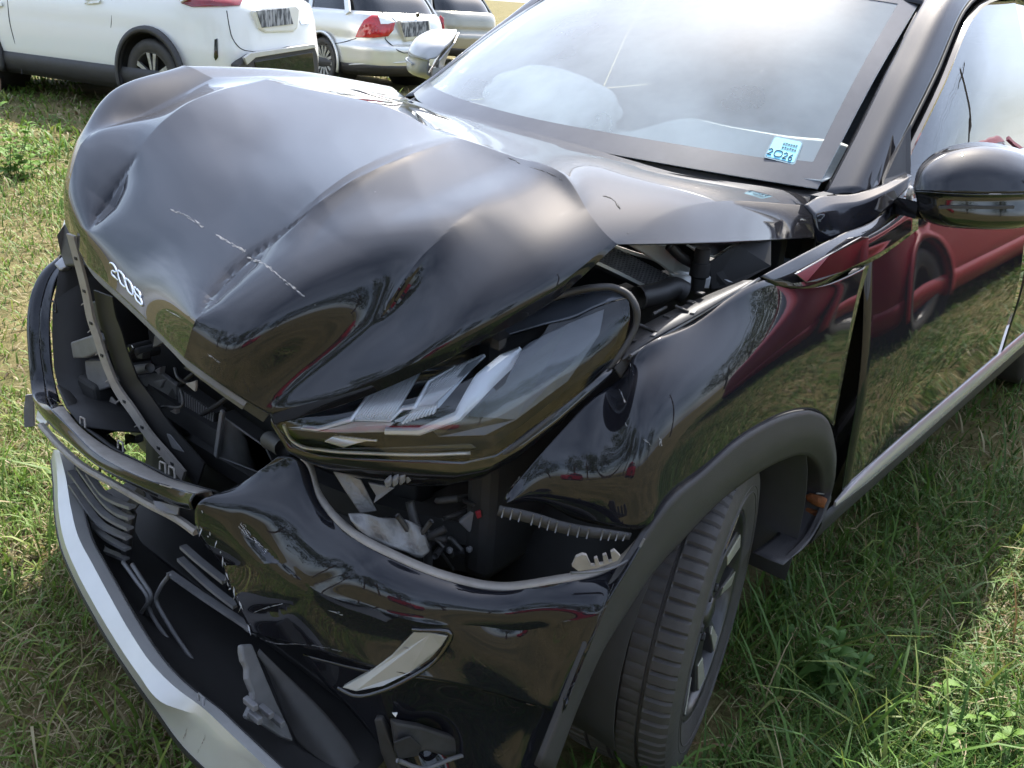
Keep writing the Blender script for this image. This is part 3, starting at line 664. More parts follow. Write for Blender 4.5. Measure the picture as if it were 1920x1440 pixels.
# bowl behind the lens
outl = np.concatenate([LB, LT[::-1]]); cen = outl.mean(0)
rings = [outl+AX*.004, outl+AX*.012, cen+(outl-cen)*.93+AX*.05, cen+(outl-cen)*.80+AX*.085, cen+(outl-cen)*.4+AX*.095, cen+(outl-cen)*.02+AX*.095]
panel('lamp_housing', np.array(rings), MAT['lamp_black'], HL, 0, toward=CLOC, cv=True)
def lamp_piece(name, pts, mt, dep, t=.006, bev=.001):
    dd = dep if isinstance(dep, (list, tuple)) else [dep]*len(pts)
    return slab(name, [inlamp(u, v, d_) for (u, v), d_ in zip(pts, dd)], t, MAT[mt], HL, dirv=AX, bev=bev)
def ribbed(name, quad, n, mt, dep0, dep1):
    """fluted reflector: quad corners (a,b,c,d) in the photograph, n flutes"""
    a, b, c, d = [np.array(q, float) for q in quad]; V = []; F = []
    m_ = n*4+1
    for i in range(m_):
        t = i/(m_-1); w_ = .0035*abs(math.sin(math.pi*i/4))
        for s in (0, .33, .66, 1):
            p = (a*(1-t)+b*t)*(1-s)+(d*(1-t)+c*t)*s
            V.append(inlamp(p[0], p[1], dep0*(1-s)+dep1*s+.010*math.sin(math.pi*s)-w_))
    o = mesh(name, V, gridfaces(m_, 4), MAT[mt], HL)
    sdf = o.modifiers.new('thickness', 'SOLIDIFY'); sdf.thickness = .003; sdf.offset = 0
    return o
ribbed('reflector', [(663,786),(732,790),(790,690),(712,712)], 14, 'lamp_white', .008, .022)
ribbed('reflector', [(775,766),(812,760),(918,664),(800,716)], 12, 'lamp_white', .008, .022)
ribbed('reflector', [(748,800),(812,780),(815,757),(776,766)], 9, 'lamp_white', .014, .010)
lamp_piece('bezel', [(722,800),(760,800),(818,772),(880,700),(905,672),(870,690),(812,762),(770,778)], 'lamp_grey', [.018]*8)
lamp_piece('bezel', [(560,812),(590,815),(660,795),(735,797),(715,816),(640,818)], 'lamp_grey', .012)
lamp_piece('bezel', [(790,820),(862,796),(905,735),(955,680),(985,655),(1060,618),(1130,590),(1120,640),(1060,730),(960,805),(900,835),(810,838)], 'lamp_black', .040)
lamp_piece('bezel', [(620,750),(690,722),(712,706),(670,764),(640,775)], 'lamp_black', .035)
lamp_piece('bezel', [(600,846),(700,852),(800,853),(890,846),(880,838),(720,845),(640,846)], 'lamp_black', .012, .004)
def claw(pts, wid, dep, mt='lamp_white'):
    P = np.array([inlamp(u, v, dep) for u, v in pts]); W = np.array(wid, float)*.00102/2
    Q = curve(P, 5, sharp=range(1, len(P)-1)); Wq = np.interp(np.linspace(0, 1, len(Q)), np.linspace(0, 1, len(W)), W)
    V = []
    for i, (q, w_) in enumerate(zip(Q, Wq)):
        t = np.gradient(Q, axis=0)[i]; s = np.cross(t, AX); s /= np.linalg.norm(s)
        V += [q-s*w_, q-s*w_*.5-AX*.003, q+s*w_*.5-AX*.003, q+s*w_, q+s*w_+AX*.006, q-s*w_+AX*.006]
    F = gridfaces(len(Q), 6, False, True); o = mesh('light_claw', V, F, MAT[mt], HL, True); fixn(o); sharpen(o, 30); return o
claw([(563,805),(592,808),(657,789),(673,766),(710,711)], [3,6,8,6,4], .006)
claw([(664,789),(730,791),(752,769),(777,765),(803,717),(850,690)], [4,5,6,8,6,3], .006)
claw([(720,812),(784,812),(857,783),(885,745),(905,718),(947,681),(974,656)], [10,12,16,26,32,28,6], .005)
ribbed('indicator', [(604,832),(640,843),(703,832),(628,824)], 12, 'lamp_chrome', .012, .016)
tube('light_guide', [inlamp(u, v, .008) for u, v in ((528,800),(540,825),(556,838),(600,847),(700,854),(800,856),(880,853))], .0030, MAT['lamp_white'], HL)
# lamp body below the lens and the rim round it
LO = Y((512,800,.38),(540,845,.40),(567,862,.415),(610,880,.445),(667,895,.485),(767,911,.55),(833,911,.595),(900,898,.640),(967,862,.680),(1050,795,.712),(1113,735,.735),(1160,690,.750))
LB2 = resample(LB[:11], 12)
LBi = np.array([LB2, (LB2+LO)/2+np.array((.006, .006, 0)), LO, LO+AX*.06])
panel('lamp_body', curve(LBi, 4), MAT['gloss_black'], HL, .002, toward=CLOC)
lp2 = Y((700,712,.487),(790,678,.530),(885,650,.583),(960,626,.622),(1017,609,.655),(1077,594,.688),(1113,577,.706),(1147,564,.725),(1180,556,.741))
lp3 = Y((720,700,.475),(800,664,.520),(890,632,.572),(965,595,.605),(1030,565,.632),(1080,552,.66),(1115,543,.685),(1150,541,.71),(1185,548,.738))
panel('lamp_top_cover', net(np.stack([lp2, (lp2+lp3)/2+np.array((0, 0, .004)), lp3], 0), 5, 5), MAT['lamp_black'], HL, .002, toward=CLOC)
tube('lamp_seal', Y((1030,560,.648),(1075,546,.672),(1117,539,.70),(1153,540,.722),(1178,553,.742),(1193,580,.760),(1193,604,.762),(1170,652,.757),(1113,716,.733),(1035,780,.706),(950,845,.672),(880,880,.63)), .0058, MAT['plastic'], HL)
# scratched pale mounting foot under the lamp
for k in range(5):
    u = 722+k*13; P_ = Y((u,896+2*abs(k-2)-k*3,.535+.006*k),(u+14,888-k*3,.543+.006*k),(u+13,906-k*4,.540+.006*k),(u+2,912-k*3,.533+.006*k)); slab('lamp_foot', P_+np.array((.008, .008, 0)), .010, MAT['greyplastic'], HL, bev=.003)

# ---- front bumper
BUMP = empty('front_bumper', (0, 0, 0)); BUMP.parent = CAR
BR = [
 [(522,857,.345),(440,912,.285),(372,944,.26),(368,990,.25),(415,1060,.28),(440,1125,.325),(472,1188,.37)],
 [(545,855,.360),(500,908,.345),(455,948,.335),(440,995,.330),(468,1060,.350),(495,1130,.392),(540,1206,.435)],
 [(563,862,.372),(558,925,.392),(540,972,.405),(520,1015,.398),(524,1062,.405),(555,1135,.448),(600,1222,.490)],
 [(597,938,.428),(606,980,.445),(604,1020,.455),(592,1060,.455),(577,1100,.450),(612,1162,.488),(664,1243,.535)],
 [(660,1007,.525),(670,1034,.540),(680,1065,.555),(688,1100,.562),(697,1142,.560),(722,1195,.572),(762,1264,.608)],
 [(740,1050,.595),(755,1074,.612),(770,1100,.628),(785,1132,.638),(800,1169,.637),(822,1216,.640),(850,1282,.658)],
 [(833,1087,.662),(846,1104,.678),(860,1124,.692),(875,1146,.702),(890,1173,.702),(910,1226,.702),(930,1302,.712)],
 [(935,1107,.722),(946,1118,.737),(956,1134,.748),(967,1152,.755),(980,1182,.757),(995,1242,.758),(1000,1322,.768)],
 [(1030,1096,.790),(1038,1105,.801),(1045,1118,.808),(1052,1136,.813),(1057,1166,.814),(1058,1242,.814),(1045,1335,.822)],
 [(1146,1068,.850),(1147,1079,.857),(1145,1095,.862),(1139,1116,.866),(1128,1147,.866),(1102,1213,.864),(1062,1315,.862)],
 [(1207,1010,.882),(1197,1030,.884),(1182,1054,.884),(1161,1086,.882),(1139,1123,.878),(1107,1200,.872),(1066,1304,.866)],
]
_t4 = [0, .3, .7, 1, 1, .9, .45, .40, .35, .2, 0]; _t6 = [0, .2, .5, .8, 1, 1, .9, .8, .5, .15, 0]
BN = np.array([[at(u, v, y=c+(_t4[i]*.042 if j == 4 else _t6[i]*(.045 if j == 5 else .050) if j > 4 else 0)) for j, (u, v, c) in enumerate(r)] for i, r in enumerate(BR)])
for i in range(2, 11):
    for j in (1, 2, 3):
        wl = min(1, (i-1)/2); pl_ = BN[i, 0]+(BN[i, 4]-BN[i, 0])*(j/4)+np.array((.010, .008, .008))*math.sin(math.pi*j/4)*(.6 if i > 7 else 1); BN[i, j] = BN[i, j]*(1-wl)+pl_*wl
BG = net(BN, 12, 12, sc=(4,)); BG = np.concatenate([relax(BG[:, :49], 80), relax(BG[:, 48:], 60)[:, 1:]], 1)
BG = fold(BG, [(450,985),(470,1010),(500,1040),(540,1070),(576,1101)], [14,20,22,18,8], [.004,.008,.009,.008,.002], [10,12,12,10,6])
BG = fold(BG, [(576,1101),(630,1080),(690,1055),(720,1040)], [10,10,12,14], [.002,.002,.0015,0])
BG = fold(BG, [(455,1150),(520,1148),(575,1120)], [10,10,8], [.0,.005,.0])
shell = panel('bumper_shell', BG, PAINT, BUMP, .003, toward=CLOC); sharpen(shell, 14)
# rolled edge of the bumper along the lamp opening
be = BG[24:, 0]
panel('bumper_edge', np.stack([be, be+np.array((-.004, -.002, .004)), be+np.array((-.016, -.010, .003)), be+np.array((-.020, -.013, -.010))]), MAT['dustyplastic'], BUMP, .0015, toward=CLOC)
LR = [
 [(566,1232,.458),(604,1282,.492),(652,1332,.535),(702,1392,.580),(762,1472,.635)],
 [(690,1262,.553),(708,1300,.568),(735,1350,.592),(765,1402,.622),(802,1482,.660)],
 [(852,1284,.654),(852,1322,.655),(850,1372,.660),(850,1422,.670),(858,1492,.695)],
 [(930,1304,.708),(925,1342,.706),(915,1392,.710),(910,1442,.722),(910,1502,.738)],
 [(1000,1324,.764),(990,1362,.764),(975,1412,.768),(965,1452,.776),(955,1512,.788)],
 [(1062,1312,.858),(1048,1352,.855),(1030,1402,.852),(1015,1452,.848),(1000,1512,.842)],
]
LN = np.array([[at(u, v, y=c+(.05 if 0 < i < 4 else .035 if i == 4 else .012)*(1-j/6)) for j, (u, v, c) in enumerate(r)] for i, r in enumerate(LR)])+np.array((-.004, -.003, 0))
LWG = net(LN, 8, 8); LWG = dent(LWG, 800, 1400, 45, .03, 1.0, 0)
lower = panel('bumper_lower', LWG, PAINT, BUMP, .003, toward=CLOC)
# pale running-light lens let into the bumper
dl = [(777,1184),(808,1187),(840,1193),(828,1212),(806,1236),(768,1262),(718,1287),(668,1297),(641,1290),(690,1262),(735,1228)]
SG = np.concatenate([BG.reshape(-1, 3), LWG.reshape(-1, 3)])
def on_b(u, v, off): return stick(BG, u, v, off)
slab('running_light', [on_b(u, v, .004) for u, v in dl], .012, MAT['drl'], BUMP, bev=.002)
frame_ = [on_b(u, v, .002) for u, v in [(772,1180),(846,1190),(834,1216),(812,1242),(770,1270),(718,1295),(664,1304),(634,1290)]]
tube('running_light_surround', np.array(frame_), .004, MAT['gloss_black'], BUMP, n=5, sides=6)
tube('light_divider', [on_b(757,1213,.006), on_b(806,1222,.006)], .0016, MAT['greyplastic'], BUMP)
# crumpled plastic sail below the crack, torn bracket beside it
s1 = Y((484,1222,.385),(502,1262,.400),(520,1307,.425),(536,1350,.45),(554,1387,.475),(590,1418,.51),(640,1446,.555),(690,1480,.60))
s2 = Y((487,1216,.392),(528,1257,.425),(556,1283,.447),(582,1308,.470),(624,1353,.508),(664,1406,.548),(684,1440,.570),(710,1490,.602))
panel('air_guide', net(np.stack([s1, (s1+s2)/2+np.array((.008, .006, 0)), s2], 0), 6, 6), MAT['plastic'], BUMP, .003, toward=CLOC)
tb_ = [(640,330),(740,320),(780,420),(870,640),(960,850),(1060,1060),(1115,1200),(1000,1160),(850,1060),(700,1000),(680,975),(740,850),(740,760),(690,640),(690,540),(655,480),(640,400)]
slab('torn_bracket', [at(320+a/4.8, 1140+b/4.8, y=.375+.12*b/1440) for a, b in tb_], .012, MAT['greyplastic'], BUMP, bev=.004)
for a, b, w_ in ((720,860,12),(860,930,10),(960,1010,10),(760,980,14)):
    c_ = at(320+a/4.8, 1140+b/4.8, y=.39+.12*b/1440); box('bracket_rib', c_, (.010, .030, .012), MAT['greyplastic'], BUMP)
# cracked pale edges where the shell tore
rs = np.random.default_rng(3)
q = curve(np.array([(372,945,0),(380,995,0),(402,1010,0),(418,1062,0),(436,1115,0),(452,1148,0),(468,1180,0)], float), 8)
for k in range(22):
    p = q[int(rs.uniform(0, 1)**.8*(len(q)-1))]
    u, v = p[0]+rs.uniform(-3, 8), p[1]+rs.uniform(-4, 4); a = on_b(u, v, .002); L_ = rs.uniform(.004, .022)
    dv = np.array((rs.normal(0, .5), rs.normal(0, .5), -1)); dv /= np.linalg.norm(dv); sv_ = np.cross(dv, FWD); sv_ /= np.linalg.norm(sv_); ww = rs.uniform(.0004, .0018)
    slab('paint_flake', [a, a+dv*L_*.3+sv_*ww, a+dv*L_*.7+sv_*ww*.3, a+dv*L_, a+dv*L_*.4-sv_*ww], .0008, MAT['scratch'], BUMP, bev=0)
def scuff(parent, G, pts, w, n=1, sd=0, jit=2.0, mt='scratch'):
    """a scrape: many fine broken strokes that run along a line"""
    r_ = np.random.default_rng(sd); V, F = [], []; L_ = curve(np.array([(a, b, 0) for a, b in pts], float), 40)[:, :2]; sl = np.concatenate([[0], np.cumsum(np.linalg.norm(np.diff(L_, axis=0), axis=1))]); tot = sl[-1]
    def pt(s): return np.array([np.interp(s, sl, L_[:, 0]), np.interp(s, sl, L_[:, 1])])
    for _ in range(max(3, int(tot/5.0*(1+w*.35)))):
        s0 = r_.uniform(0, tot); ln = r_.uniform(2, 11); o_ = r_.normal(0, .35*jit+.12*w); ww = r_.uniform(.25, .9)*(.5+.12*w)
        a, b = pt(s0), pt(min(tot, s0+ln)); d_ = b-a; l_ = np.linalg.norm(d_)
        if l_ < .5: continue
        d_ /= l_; nn = np.array((-d_[1], d_[0])); sk = r_.normal(0, .06)*l_
        q = [a+nn*o_, (a*.6+b*.4)+nn*(o_+ww*.5+sk*.4), b+nn*(o_+sk), (a*.5+b*.5)+nn*(o_-ww*.5+sk*.5)]
        k = len(V); V += [stick(G, x_[0], x_[1], .0010) for x_ in q]; F.append(tuple(range(k, k+4)))
    o = mesh('scratch', V, F, MAT[mt], parent, False)
    sdf = o.modifiers.new('thickness', 'SOLIDIFY'); sdf.thickness = .0003; sdf.offset = 0
    return o
scuff(BUMP, BG, [(450,980),(462,1000),(480,1016),(500,1035)], 7, sd=2, jit=5)
scuff(BUMP, BG, [(614,1144),(628,1148),(643,1153)], 4, sd=3, jit=1)
scuff(BUMP, BG, [(455,1180),(510,1205),(560,1208),(600,1212),(642,1222)], 3, sd=4, jit=.6, mt='greyplastic')
scuff(BUMP, BG, [(470,1150),(500,1140),(530,1132)], 2, sd=5, jit=.6)
# ---- radiator surround: right-hand bow, ledge and bar across the front
OUTv = Y((113,478,-.665),(80,507,-.67),(60,545,-.655),(50,607,-.625),(52,657,-.600),(57,717,-.565)); OUTb = Z((66,760,.540),(97,800,.540),(133,833,.545),(187,877,.550),(267,920,.555),(333,950,.560),(362,957,.585))
MIDv = Y((118,488,-.645),(97,513,-.645),(80,560,-.625),(74,610,-.598),(76,660,-.575),(84,717,-.540)); MIDb = Z((97,767,.580),(133,803,.578),(177,847,.575),(233,880,.585),(300,907,.595),(345,920,.60),(366,925,.615))
INv = Y((122,497,-.625),(106,520,-.62),(94,573,-.60),(93,630,-.575),(97,690,-.545),(107,733,-.51)); INb = Z((120,762,.578),(147,797,.572),(200,837,.568),(267,870,.575),(320,897,.585),(360,910,.592),(397,920,.605))
O_ = np.concatenate([OUTv, OUTb]); M_ = np.concatenate([MIDv, MIDb]); I_ = np.concatenate([INv, INb])
bowG = net(np.stack([O_, O_*.5+M_*.5+np.array((.006, -.002, 0)), M_], 1), 6, 6)
bow = panel('grille_surround', bowG, PAINT, BUMP, .003, toward=CLOC)
panel('surround_side', net(np.stack([O_, O_+np.array((-.015, -.012, -.006)), O_+np.array((-.06, -.02, -.012))], 1), 6, 3), PAINT, BUMP, .002, toward=(2, -1, 0))
panel('surround_ledge', net(np.stack([M_[:7], M_[:7]*.5+I_[:7]*.5, I_[:7]], 1), 6, 3), PAINT, BUMP, .003, toward=CLOC)
panel('surround_ledge', net(np.stack([M_[6:], M_[6:]*.5+I_[6:]*.5+np.array((0, 0, .002)), I_[6:], I_[6:]+np.array((-.004, 0, -.02))], 1), 6, 3, sc=(2,)), MAT['dustyplastic'], BUMP, .003, toward=CLOC)
for u, v, zz_ in ((155,795,.574),(226,840,.572),(305,880,.585),(322,889,.585)):   # small clip loops standing on the ledge
    b_ = at(u, v, z=zz_); tube('clip', [b_+np.array((0, -.010, -.004)), b_+np.array((-.002, -.010, .012)), b_+np.array((-.002, .008, .014)), b_+np.array((0, .010, -.004))], .0022, MAT['dustyplastic'], BUMP, smoothpath=False, sides=5)
for u, v in ((97,565),(103,690)):
    b_ = at(u, v, y=-.585); tube('clip', [b_, b_+np.array((.0, .018, .004)), b_+np.array((.0, .018, -.022)), b_+np.array((0, 0, -.022))], .0022, MAT['plastic'], BUMP, smoothpath=False, sides=5)
# pale chrome bead below the bar
sweep('chrome_bead', Z((77,797,.515),(113,837,.515),(160,877,.515),(213,907,.518),(283,947,.520),(333,973,.524),(368,998,.526)), [(-.006, -.005), (.006, -.005), (.007, .002), (.002, .006), (-.006, .004)], MAT['dustyplastic'], BUMP)
slab('loose_cover', Z((285,938,.548),(300,940,.548),(336,950,.550),(333,966,.535),(310,962,.535),(292,952,.54)), .006, MAT['greyplastic'], BUMP)
slab('side_tab', Y((47,741,-.60),(63,739,-.59),(65,800,-.58),(45,802,-.59),(44,770,-.60)), .010, MAT['greyplastic'], BUMP, bev=.002)
slab('side_tab', Y((72,762,-.54),(88,778,-.50),(90,790,-.49),(80,800,-.50),(66,785,-.54)), .010, MAT['silver'], BUMP, bev=.002)
# ---- silver skid plate and its dark underside
K1 = Z((110,843,.405),(123,893,.395),(133,953,.385),(147,1007,.380),(173,1057,.378),(207,1120,.376),(247,1190,.374),(285,1245,.372),(330,1290,.370),(381,1328,.362),(430,1374,.345),(500,1440,.318),(570,1510,.29))
K2 = Z((100,843,.392),(107,893,.382),(110,960,.370),(120,1013,.362),(143,1070,.358),(173,1127,.356),(210,1190,.354),(258,1262,.352),(302,1316,.350),(374,1346,.345),(420,1394,.325),(472,1440,.300),(540,1512,.27))
K3 = Z((96,862,.372),(100,905,.355),(103,962,.338),(113,1020,.325),(137,1080,.320),(167,1137,.318),(203,1199,.314),(248,1268,.306),(288,1324,.290),(342,1398,.268),(388,1444,.258),(440,1492,.24),(500,1560,.22))
K0 = K1+np.array((-.03, 0, -.02))
skid = panel('skid_plate', net(np.stack([K0, K1, K2, K3, K3+np.array((-.05, 0, -.03))], 1), 6, 4, sc=(1, 2, 3)), MAT['silver'], BUMP, .003, toward=(2, .3, .6)); sharpen(skid, 25)
sweep('skid_edge', K3+np.array((-.004, 0, -.006)), [(-.006, -.006), (.006, -.006), (.006, .006), (-.006, .006)], MAT['plastic_dark'], BUMP)
KG = net(np.stack([K2, K3], 1), 6, 4)
scuff(BUMP, KG, [(352,1360),(346,1380),(340,1395)], 3, sd=8, jit=.3, mt='dustyplastic'); scuff(BUMP, KG, [(386,1375),(378,1395),(370,1412)], 3, sd=9, jit=.3, mt='dustyplastic')
b_ = at(372, 1314, z=.372); tube('clip', [b_, b_+np.array((-.004, -.004, .010)), b_+np.array((-.004, .012, .010)), b_+np.array((0, .014, 0))], .002, MAT['greyplastic'], BUMP, smoothpath=False, sides=5)
rowA = resample(K1, 30)+np.array((-.028, 0, -.016)); rowB = rowA.copy(); rowB[:, 0] = .50; rowB[:, 2] = .215; rowB[:, 1] = np.clip(rowB[:, 1], -.5, .55); rowC = rowB.copy(); rowC[:, 0] = .44; rowC[:, 2] = .40
DKM = MAT['bay_dark']
panel('bumper_floor', curve(np.stack([rowA, rowA+np.array((-.02, 0, -.07)), (rowA+rowB)/2+np.array((0, 0, -.05)), rowB, rowC], 0), 4), DKM, BUMP, .003, toward=CLOC)
# ---- lower grille
GRL = empty('lower_grille', (0, 0, 0)); GRL.parent = CAR
z2 = lambda *p: [(a/3, 760+b/3) for a, b in p]
slat_sets = [z2((480,390),(560,500),(640,550),(725,580)), z2((425,350),(590,570),(650,615),(718,640)), z2((380,375),(565,615),(640,665),(714,700)), z2((385,450),(545,670),(620,715),(706,752)), z2((410,545),(560,735),(630,780),(700,815)), z2((440,655),(560,812),(630,845),(692,872))]
for k, sp in enumerate(slat_sets):
    P_ = np.array([at(u, v, x=.728+.006*math.sin(k)+.004*j-.002*k) for j, (u, v) in enumerate(sp)])
    sweep('grille_slat', P_, [(-.014, -.002), (.0, -.0035), (.0, .0035), (-.014, .002)], MAT['greyplastic'], GRL, up=(0, .2, 1), n=5)
for sp in (z2((1010,800),(1100,880),(1250,1000)), z2((995,870),(1180,1040),(1310,1140)), z2((935,950),(1150,1100),(1395,1262))):
    P_ = np.array([at(u, v, x=.715) for u, v in sp]); sweep('grille_slat', P_, [(-.014, -.002), (.0, -.0035), (.0, .0035), (-.014, .002)], MAT['greyplastic'], GRL, up=(0, .2, 1), n=5)
V_, F_ = merge([bar_geo(at(248,958,x=.70), at(234,1052,x=.705), .022, .012, (1, 0, 0))]); bevel(mesh('grille_post', V_, F_, MAT['plastic'], GRL, False), .003)
for xk, sp in ((.757, ((230,1053),(255,1088),(277,1120),(265,1157),(300,1217),(345,1290),(392,1322))), (.752, ((247,1057),(268,1090),(283,1114),(279,1137),(323,1210),(370,1280),(405,1318))), (.747, ((318,1078),(299,1105),(293,1127),(310,1160),(363,1240),(400,1290),(428,1314)))):
    P_ = np.array([at(u, v, x=xk) for u, v in sp]); tube('grille_frame', P_, .0042, MAT['greyplastic'], GRL, n=4, sides=6)
tube('grille_frame', [at(u, v, x=.72) for u, v in ((395,1322),(420,1314),(442,1304),(441,1290),(428,1266))], .003, MAT['plastic'], GRL, n=4, sides=6)
# dark moulded air guide floor
AG = np.array([[at(165+k*9,1040+k*20,x=.735), at(212+k*9,1060+k*19,x=.71), at(275+k*10,1110+k*17,x=.66)] for k in range(0, 13, 3)])
panel('air_guide_floor', net(AG, 4, 4), MAT['plastic_dark'], GRL, .003, toward=CLOC)
slab('guide_plate', X((285,1222,.73),(316,1212,.725),(342,1262,.74),(352,1300,.75),(322,1268,.75)), .006, MAT['greyplastic'], GRL)
slab('guide_plate', X((388,1322,.73),(405,1320,.725),(418,1350,.74),(400,1358,.745)), .012, MAT['greyplastic'], GRL, bev=.003)
slab('guide_plate', X((205,990,.69),(262,905,.66),(272,930,.66),(220,1000,.69)), .004, MAT['plastic'], GRL)

# ================================================================== things behind the front panels
BAY = empty('engine_bay', (0, 0, 0)); BAY.parent = CAR
DK = MAT['bay_dark']
box('engine_block', (.10, -.05, .62), (.44, .80, .44), DK, BAY, bev=.03)
box('firewall', (-.42, 0, .72), (.03, 1.40, .64), DK, BAY)
box('inner_wing', (.02, .60, .72), (.84, .06, .46), DK, BAY, bev=.02)
box('inner_wing', (.02, -.62, .72), (.84, .06, .46), DK, BAY, bev=.02)
box('chassis_rail', (.28, .47, .50), (.62, .09, .13), DK, BAY, bev=.01); box('chassis_rail', (.28, -.47, .50), (.62, .09, .13), DK, BAY, bev=.01)
box('undertray', (.30, -.02, .235), (.62, 1.0, .012), MAT['plastic_dark'], BAY)
# inside of the right-hand bumper corner and the right headlight
rc = Y((118,470,-.64),(112,500,-.62),(104,560,-.60),(104,640,-.575),(108,700,-.545),(120,750,-.50)); 
panel('bumper_corner_inner', net(np.stack([rc, rc+np.array((-.10, .02, 0)), rc+np.array((-.26, .06, -.02)), rc+np.array((-.40, .16, -.02))], 0), 4, 5), DK, BAY, .004, toward=CLOC)
rb_ = np.concatenate([Z((100,720,.60)), I_[6:]]); panel('bumper_inner', np.stack([rb_+np.array((-.006, .0, -.006)), rb_+np.array((-.030, 0, -.03)), rb_+np.array((-.10, -.02, -.16)), rb_+np.array((-.16, -.02, -.26))], 0), DK, BAY, .004, toward=CLOC)
ri_ = I_[:8]; panel('bumper_inner', np.stack([ri_+np.array((-.004, .004, 0)), ri_+np.array((-.06, .03, -.02)), ri_+np.array((-.22, .10, -.06))], 0), DK, BAY, .004, toward=CLOC)
rh = Y((112,442,-.60),(121,412,-.60),(131,440,-.56),(138,478,-.52),(148,498,-.48),(120,500,-.56),(114,480,-.60)); slab('headlight', rh, .10, MAT['plastic'], CAR, dirv=AX*np.array((1, -1, 1)), bev=.006)
slab('headlight_corner', Y((112,445,-.605),(120,412,-.60),(124,416,-.59),(117,446,-.60)), .02, MAT['lamp_chrome'], CAR, bev=.002)
slab('bumper_nib', Y((100,495,-.63),(118,478,-.62),(125,500,-.60),(112,508,-.61)), .02, MAT['alu'], CAR, bev=.004)
# crash beam set back in the opening
bm_ = np.array([(.40, -.60, .52), (.47, -.40, .52), (.50, 0, .52), (.47, .40, .53), (.40, .60, .54)])
sweep('crash_beam', bm_, [(-.02, -.05), (.02, -.05), (.025, -.01), (.015, 0), (.025, .01), (.02, .05), (-.02, .05)], DK, BAY)
# radiator pack with upright tube rows
rad = box('radiator', (.40, -.02, .66), (.045, .92, .42), DK, BAY, bev=.004)
for side_, (a, b, c, d) in (('l', ((413,772),(505,842),(540,905),(405,852))),):
    pl = X((414,775,.545),(500,838,.545),(530,900,.545),(404,852,.545)); slab('condenser', pl, .03, DK, BAY, bev=.002)
    for k in range(24):
        t = (k+.5)/24; p0 = pl[0]*(1-t)+pl[3]*t; p1 = pl[1]*(1-t)+pl[2]*t
        V_, F_ = bar_geo(p0+np.array((.003, 0, 0)), p1+np.array((.003, 0, 0)), .006, .0022, (1, 0, 0)); mesh('fin', V_, F_, MAT['greyplastic'], BAY, False)
pl = X((335,725,.50),(405,775,.50),(402,800,.50),(338,770,.50)); slab('cooler', pl, .03, DK, BAY)
for k in range(16):
    t = (k+.5)/16; p0 = pl[0]*(1-t)+pl[1]*t; p1 = pl[3]*(1-t)+pl[2]*t; V_, F_ = bar_geo(p0+np.array((.003, 0, 0)), p1+np.array((.003, 0, 0)), .004, .002, (1, 0, 0)); mesh('fin', V_, F_, MAT['greyplastic'], BAY, False)
V_, F_ = bar_geo(at(418,770,x=.56), at(406,856,x=.555), .010, .008, (1, 0, 0)); bevel(mesh('radiator_bracket', V_, F_, MAT['greyplastic'], BAY, False), .002)
tube('hose_end', X((505,825,.60),(520,832,.61),(532,840,.615)), .017, MAT['plastic'], BAY, sides=12)
# slam panel bar under the bonnet lip
SPn = HG[50:240, 0]; sb_ = resample(SPn[::10]+np.array((-.022, 0, -.018)), 26)
sweep('slam_panel', sb_, [(-.016, -.012), (.006, -.016), (.014, -.004), (.010, .008), (-.016, .010)], MAT['greyplastic'], BAY, smoothpath=False)
sweep('slam_panel', sb_[4:]+np.array((-.040, 0, -.030)), [(-.02, -.018), (.012, -.018), (.016, .010), (-.02, .012)], MAT['plastic'], BAY, smoothpath=False)
# notched trim strip torn loose, hanging across the opening
z1 = lambda a, b: (a/3, 340+b/3)
STL = [z1(400,300),z1(440,450),z1(485,630),z1(515,780),z1(552,885),z1(575,960),z1(615,1070),z1(650,1150),z1(750,1295),z1(845,1435),(312,853),(345,892)]
SX = [.640,.632,.625,.622,.620,.618,.616,.612,.608,.604,.60,.60]
ST = np.array([at(u, v, x=x_) for (u, v), x_ in zip(STL, SX)])
strip = sweep('loose_strip', ST, [(-.0125, -.003), (.0125, -.003), (.0125, .003), (-.0125, .003)], MAT['dustyplastic'], BUMP, up=(1, .1, .1), n=4)
Sq = resample(ST, 60)
for k in (5, 12, 19, 26, 37, 44, 50, 55): box('strip_notch', Sq[k]+np.array((.003, 0, 0)), (.003, .010, .006), DK, BUMP, bev=0)
for k in (14, 20, 25, 31, 36, 43, 52):
    a = Sq[k]; tube('strip_prong', [a, a+np.array((.004, -.022, -.016))], .0014, MAT['dustyplastic'], BUMP, sides=5)
sweep('black_apron', ST[2:]+np.array((-.020, .030, .004)), [(-.035, -.002), (.03, -.002), (.03, .002), (-.035, .002)], MAT['plastic_dark'], BAY, up=(1, .1, .1), n=4)
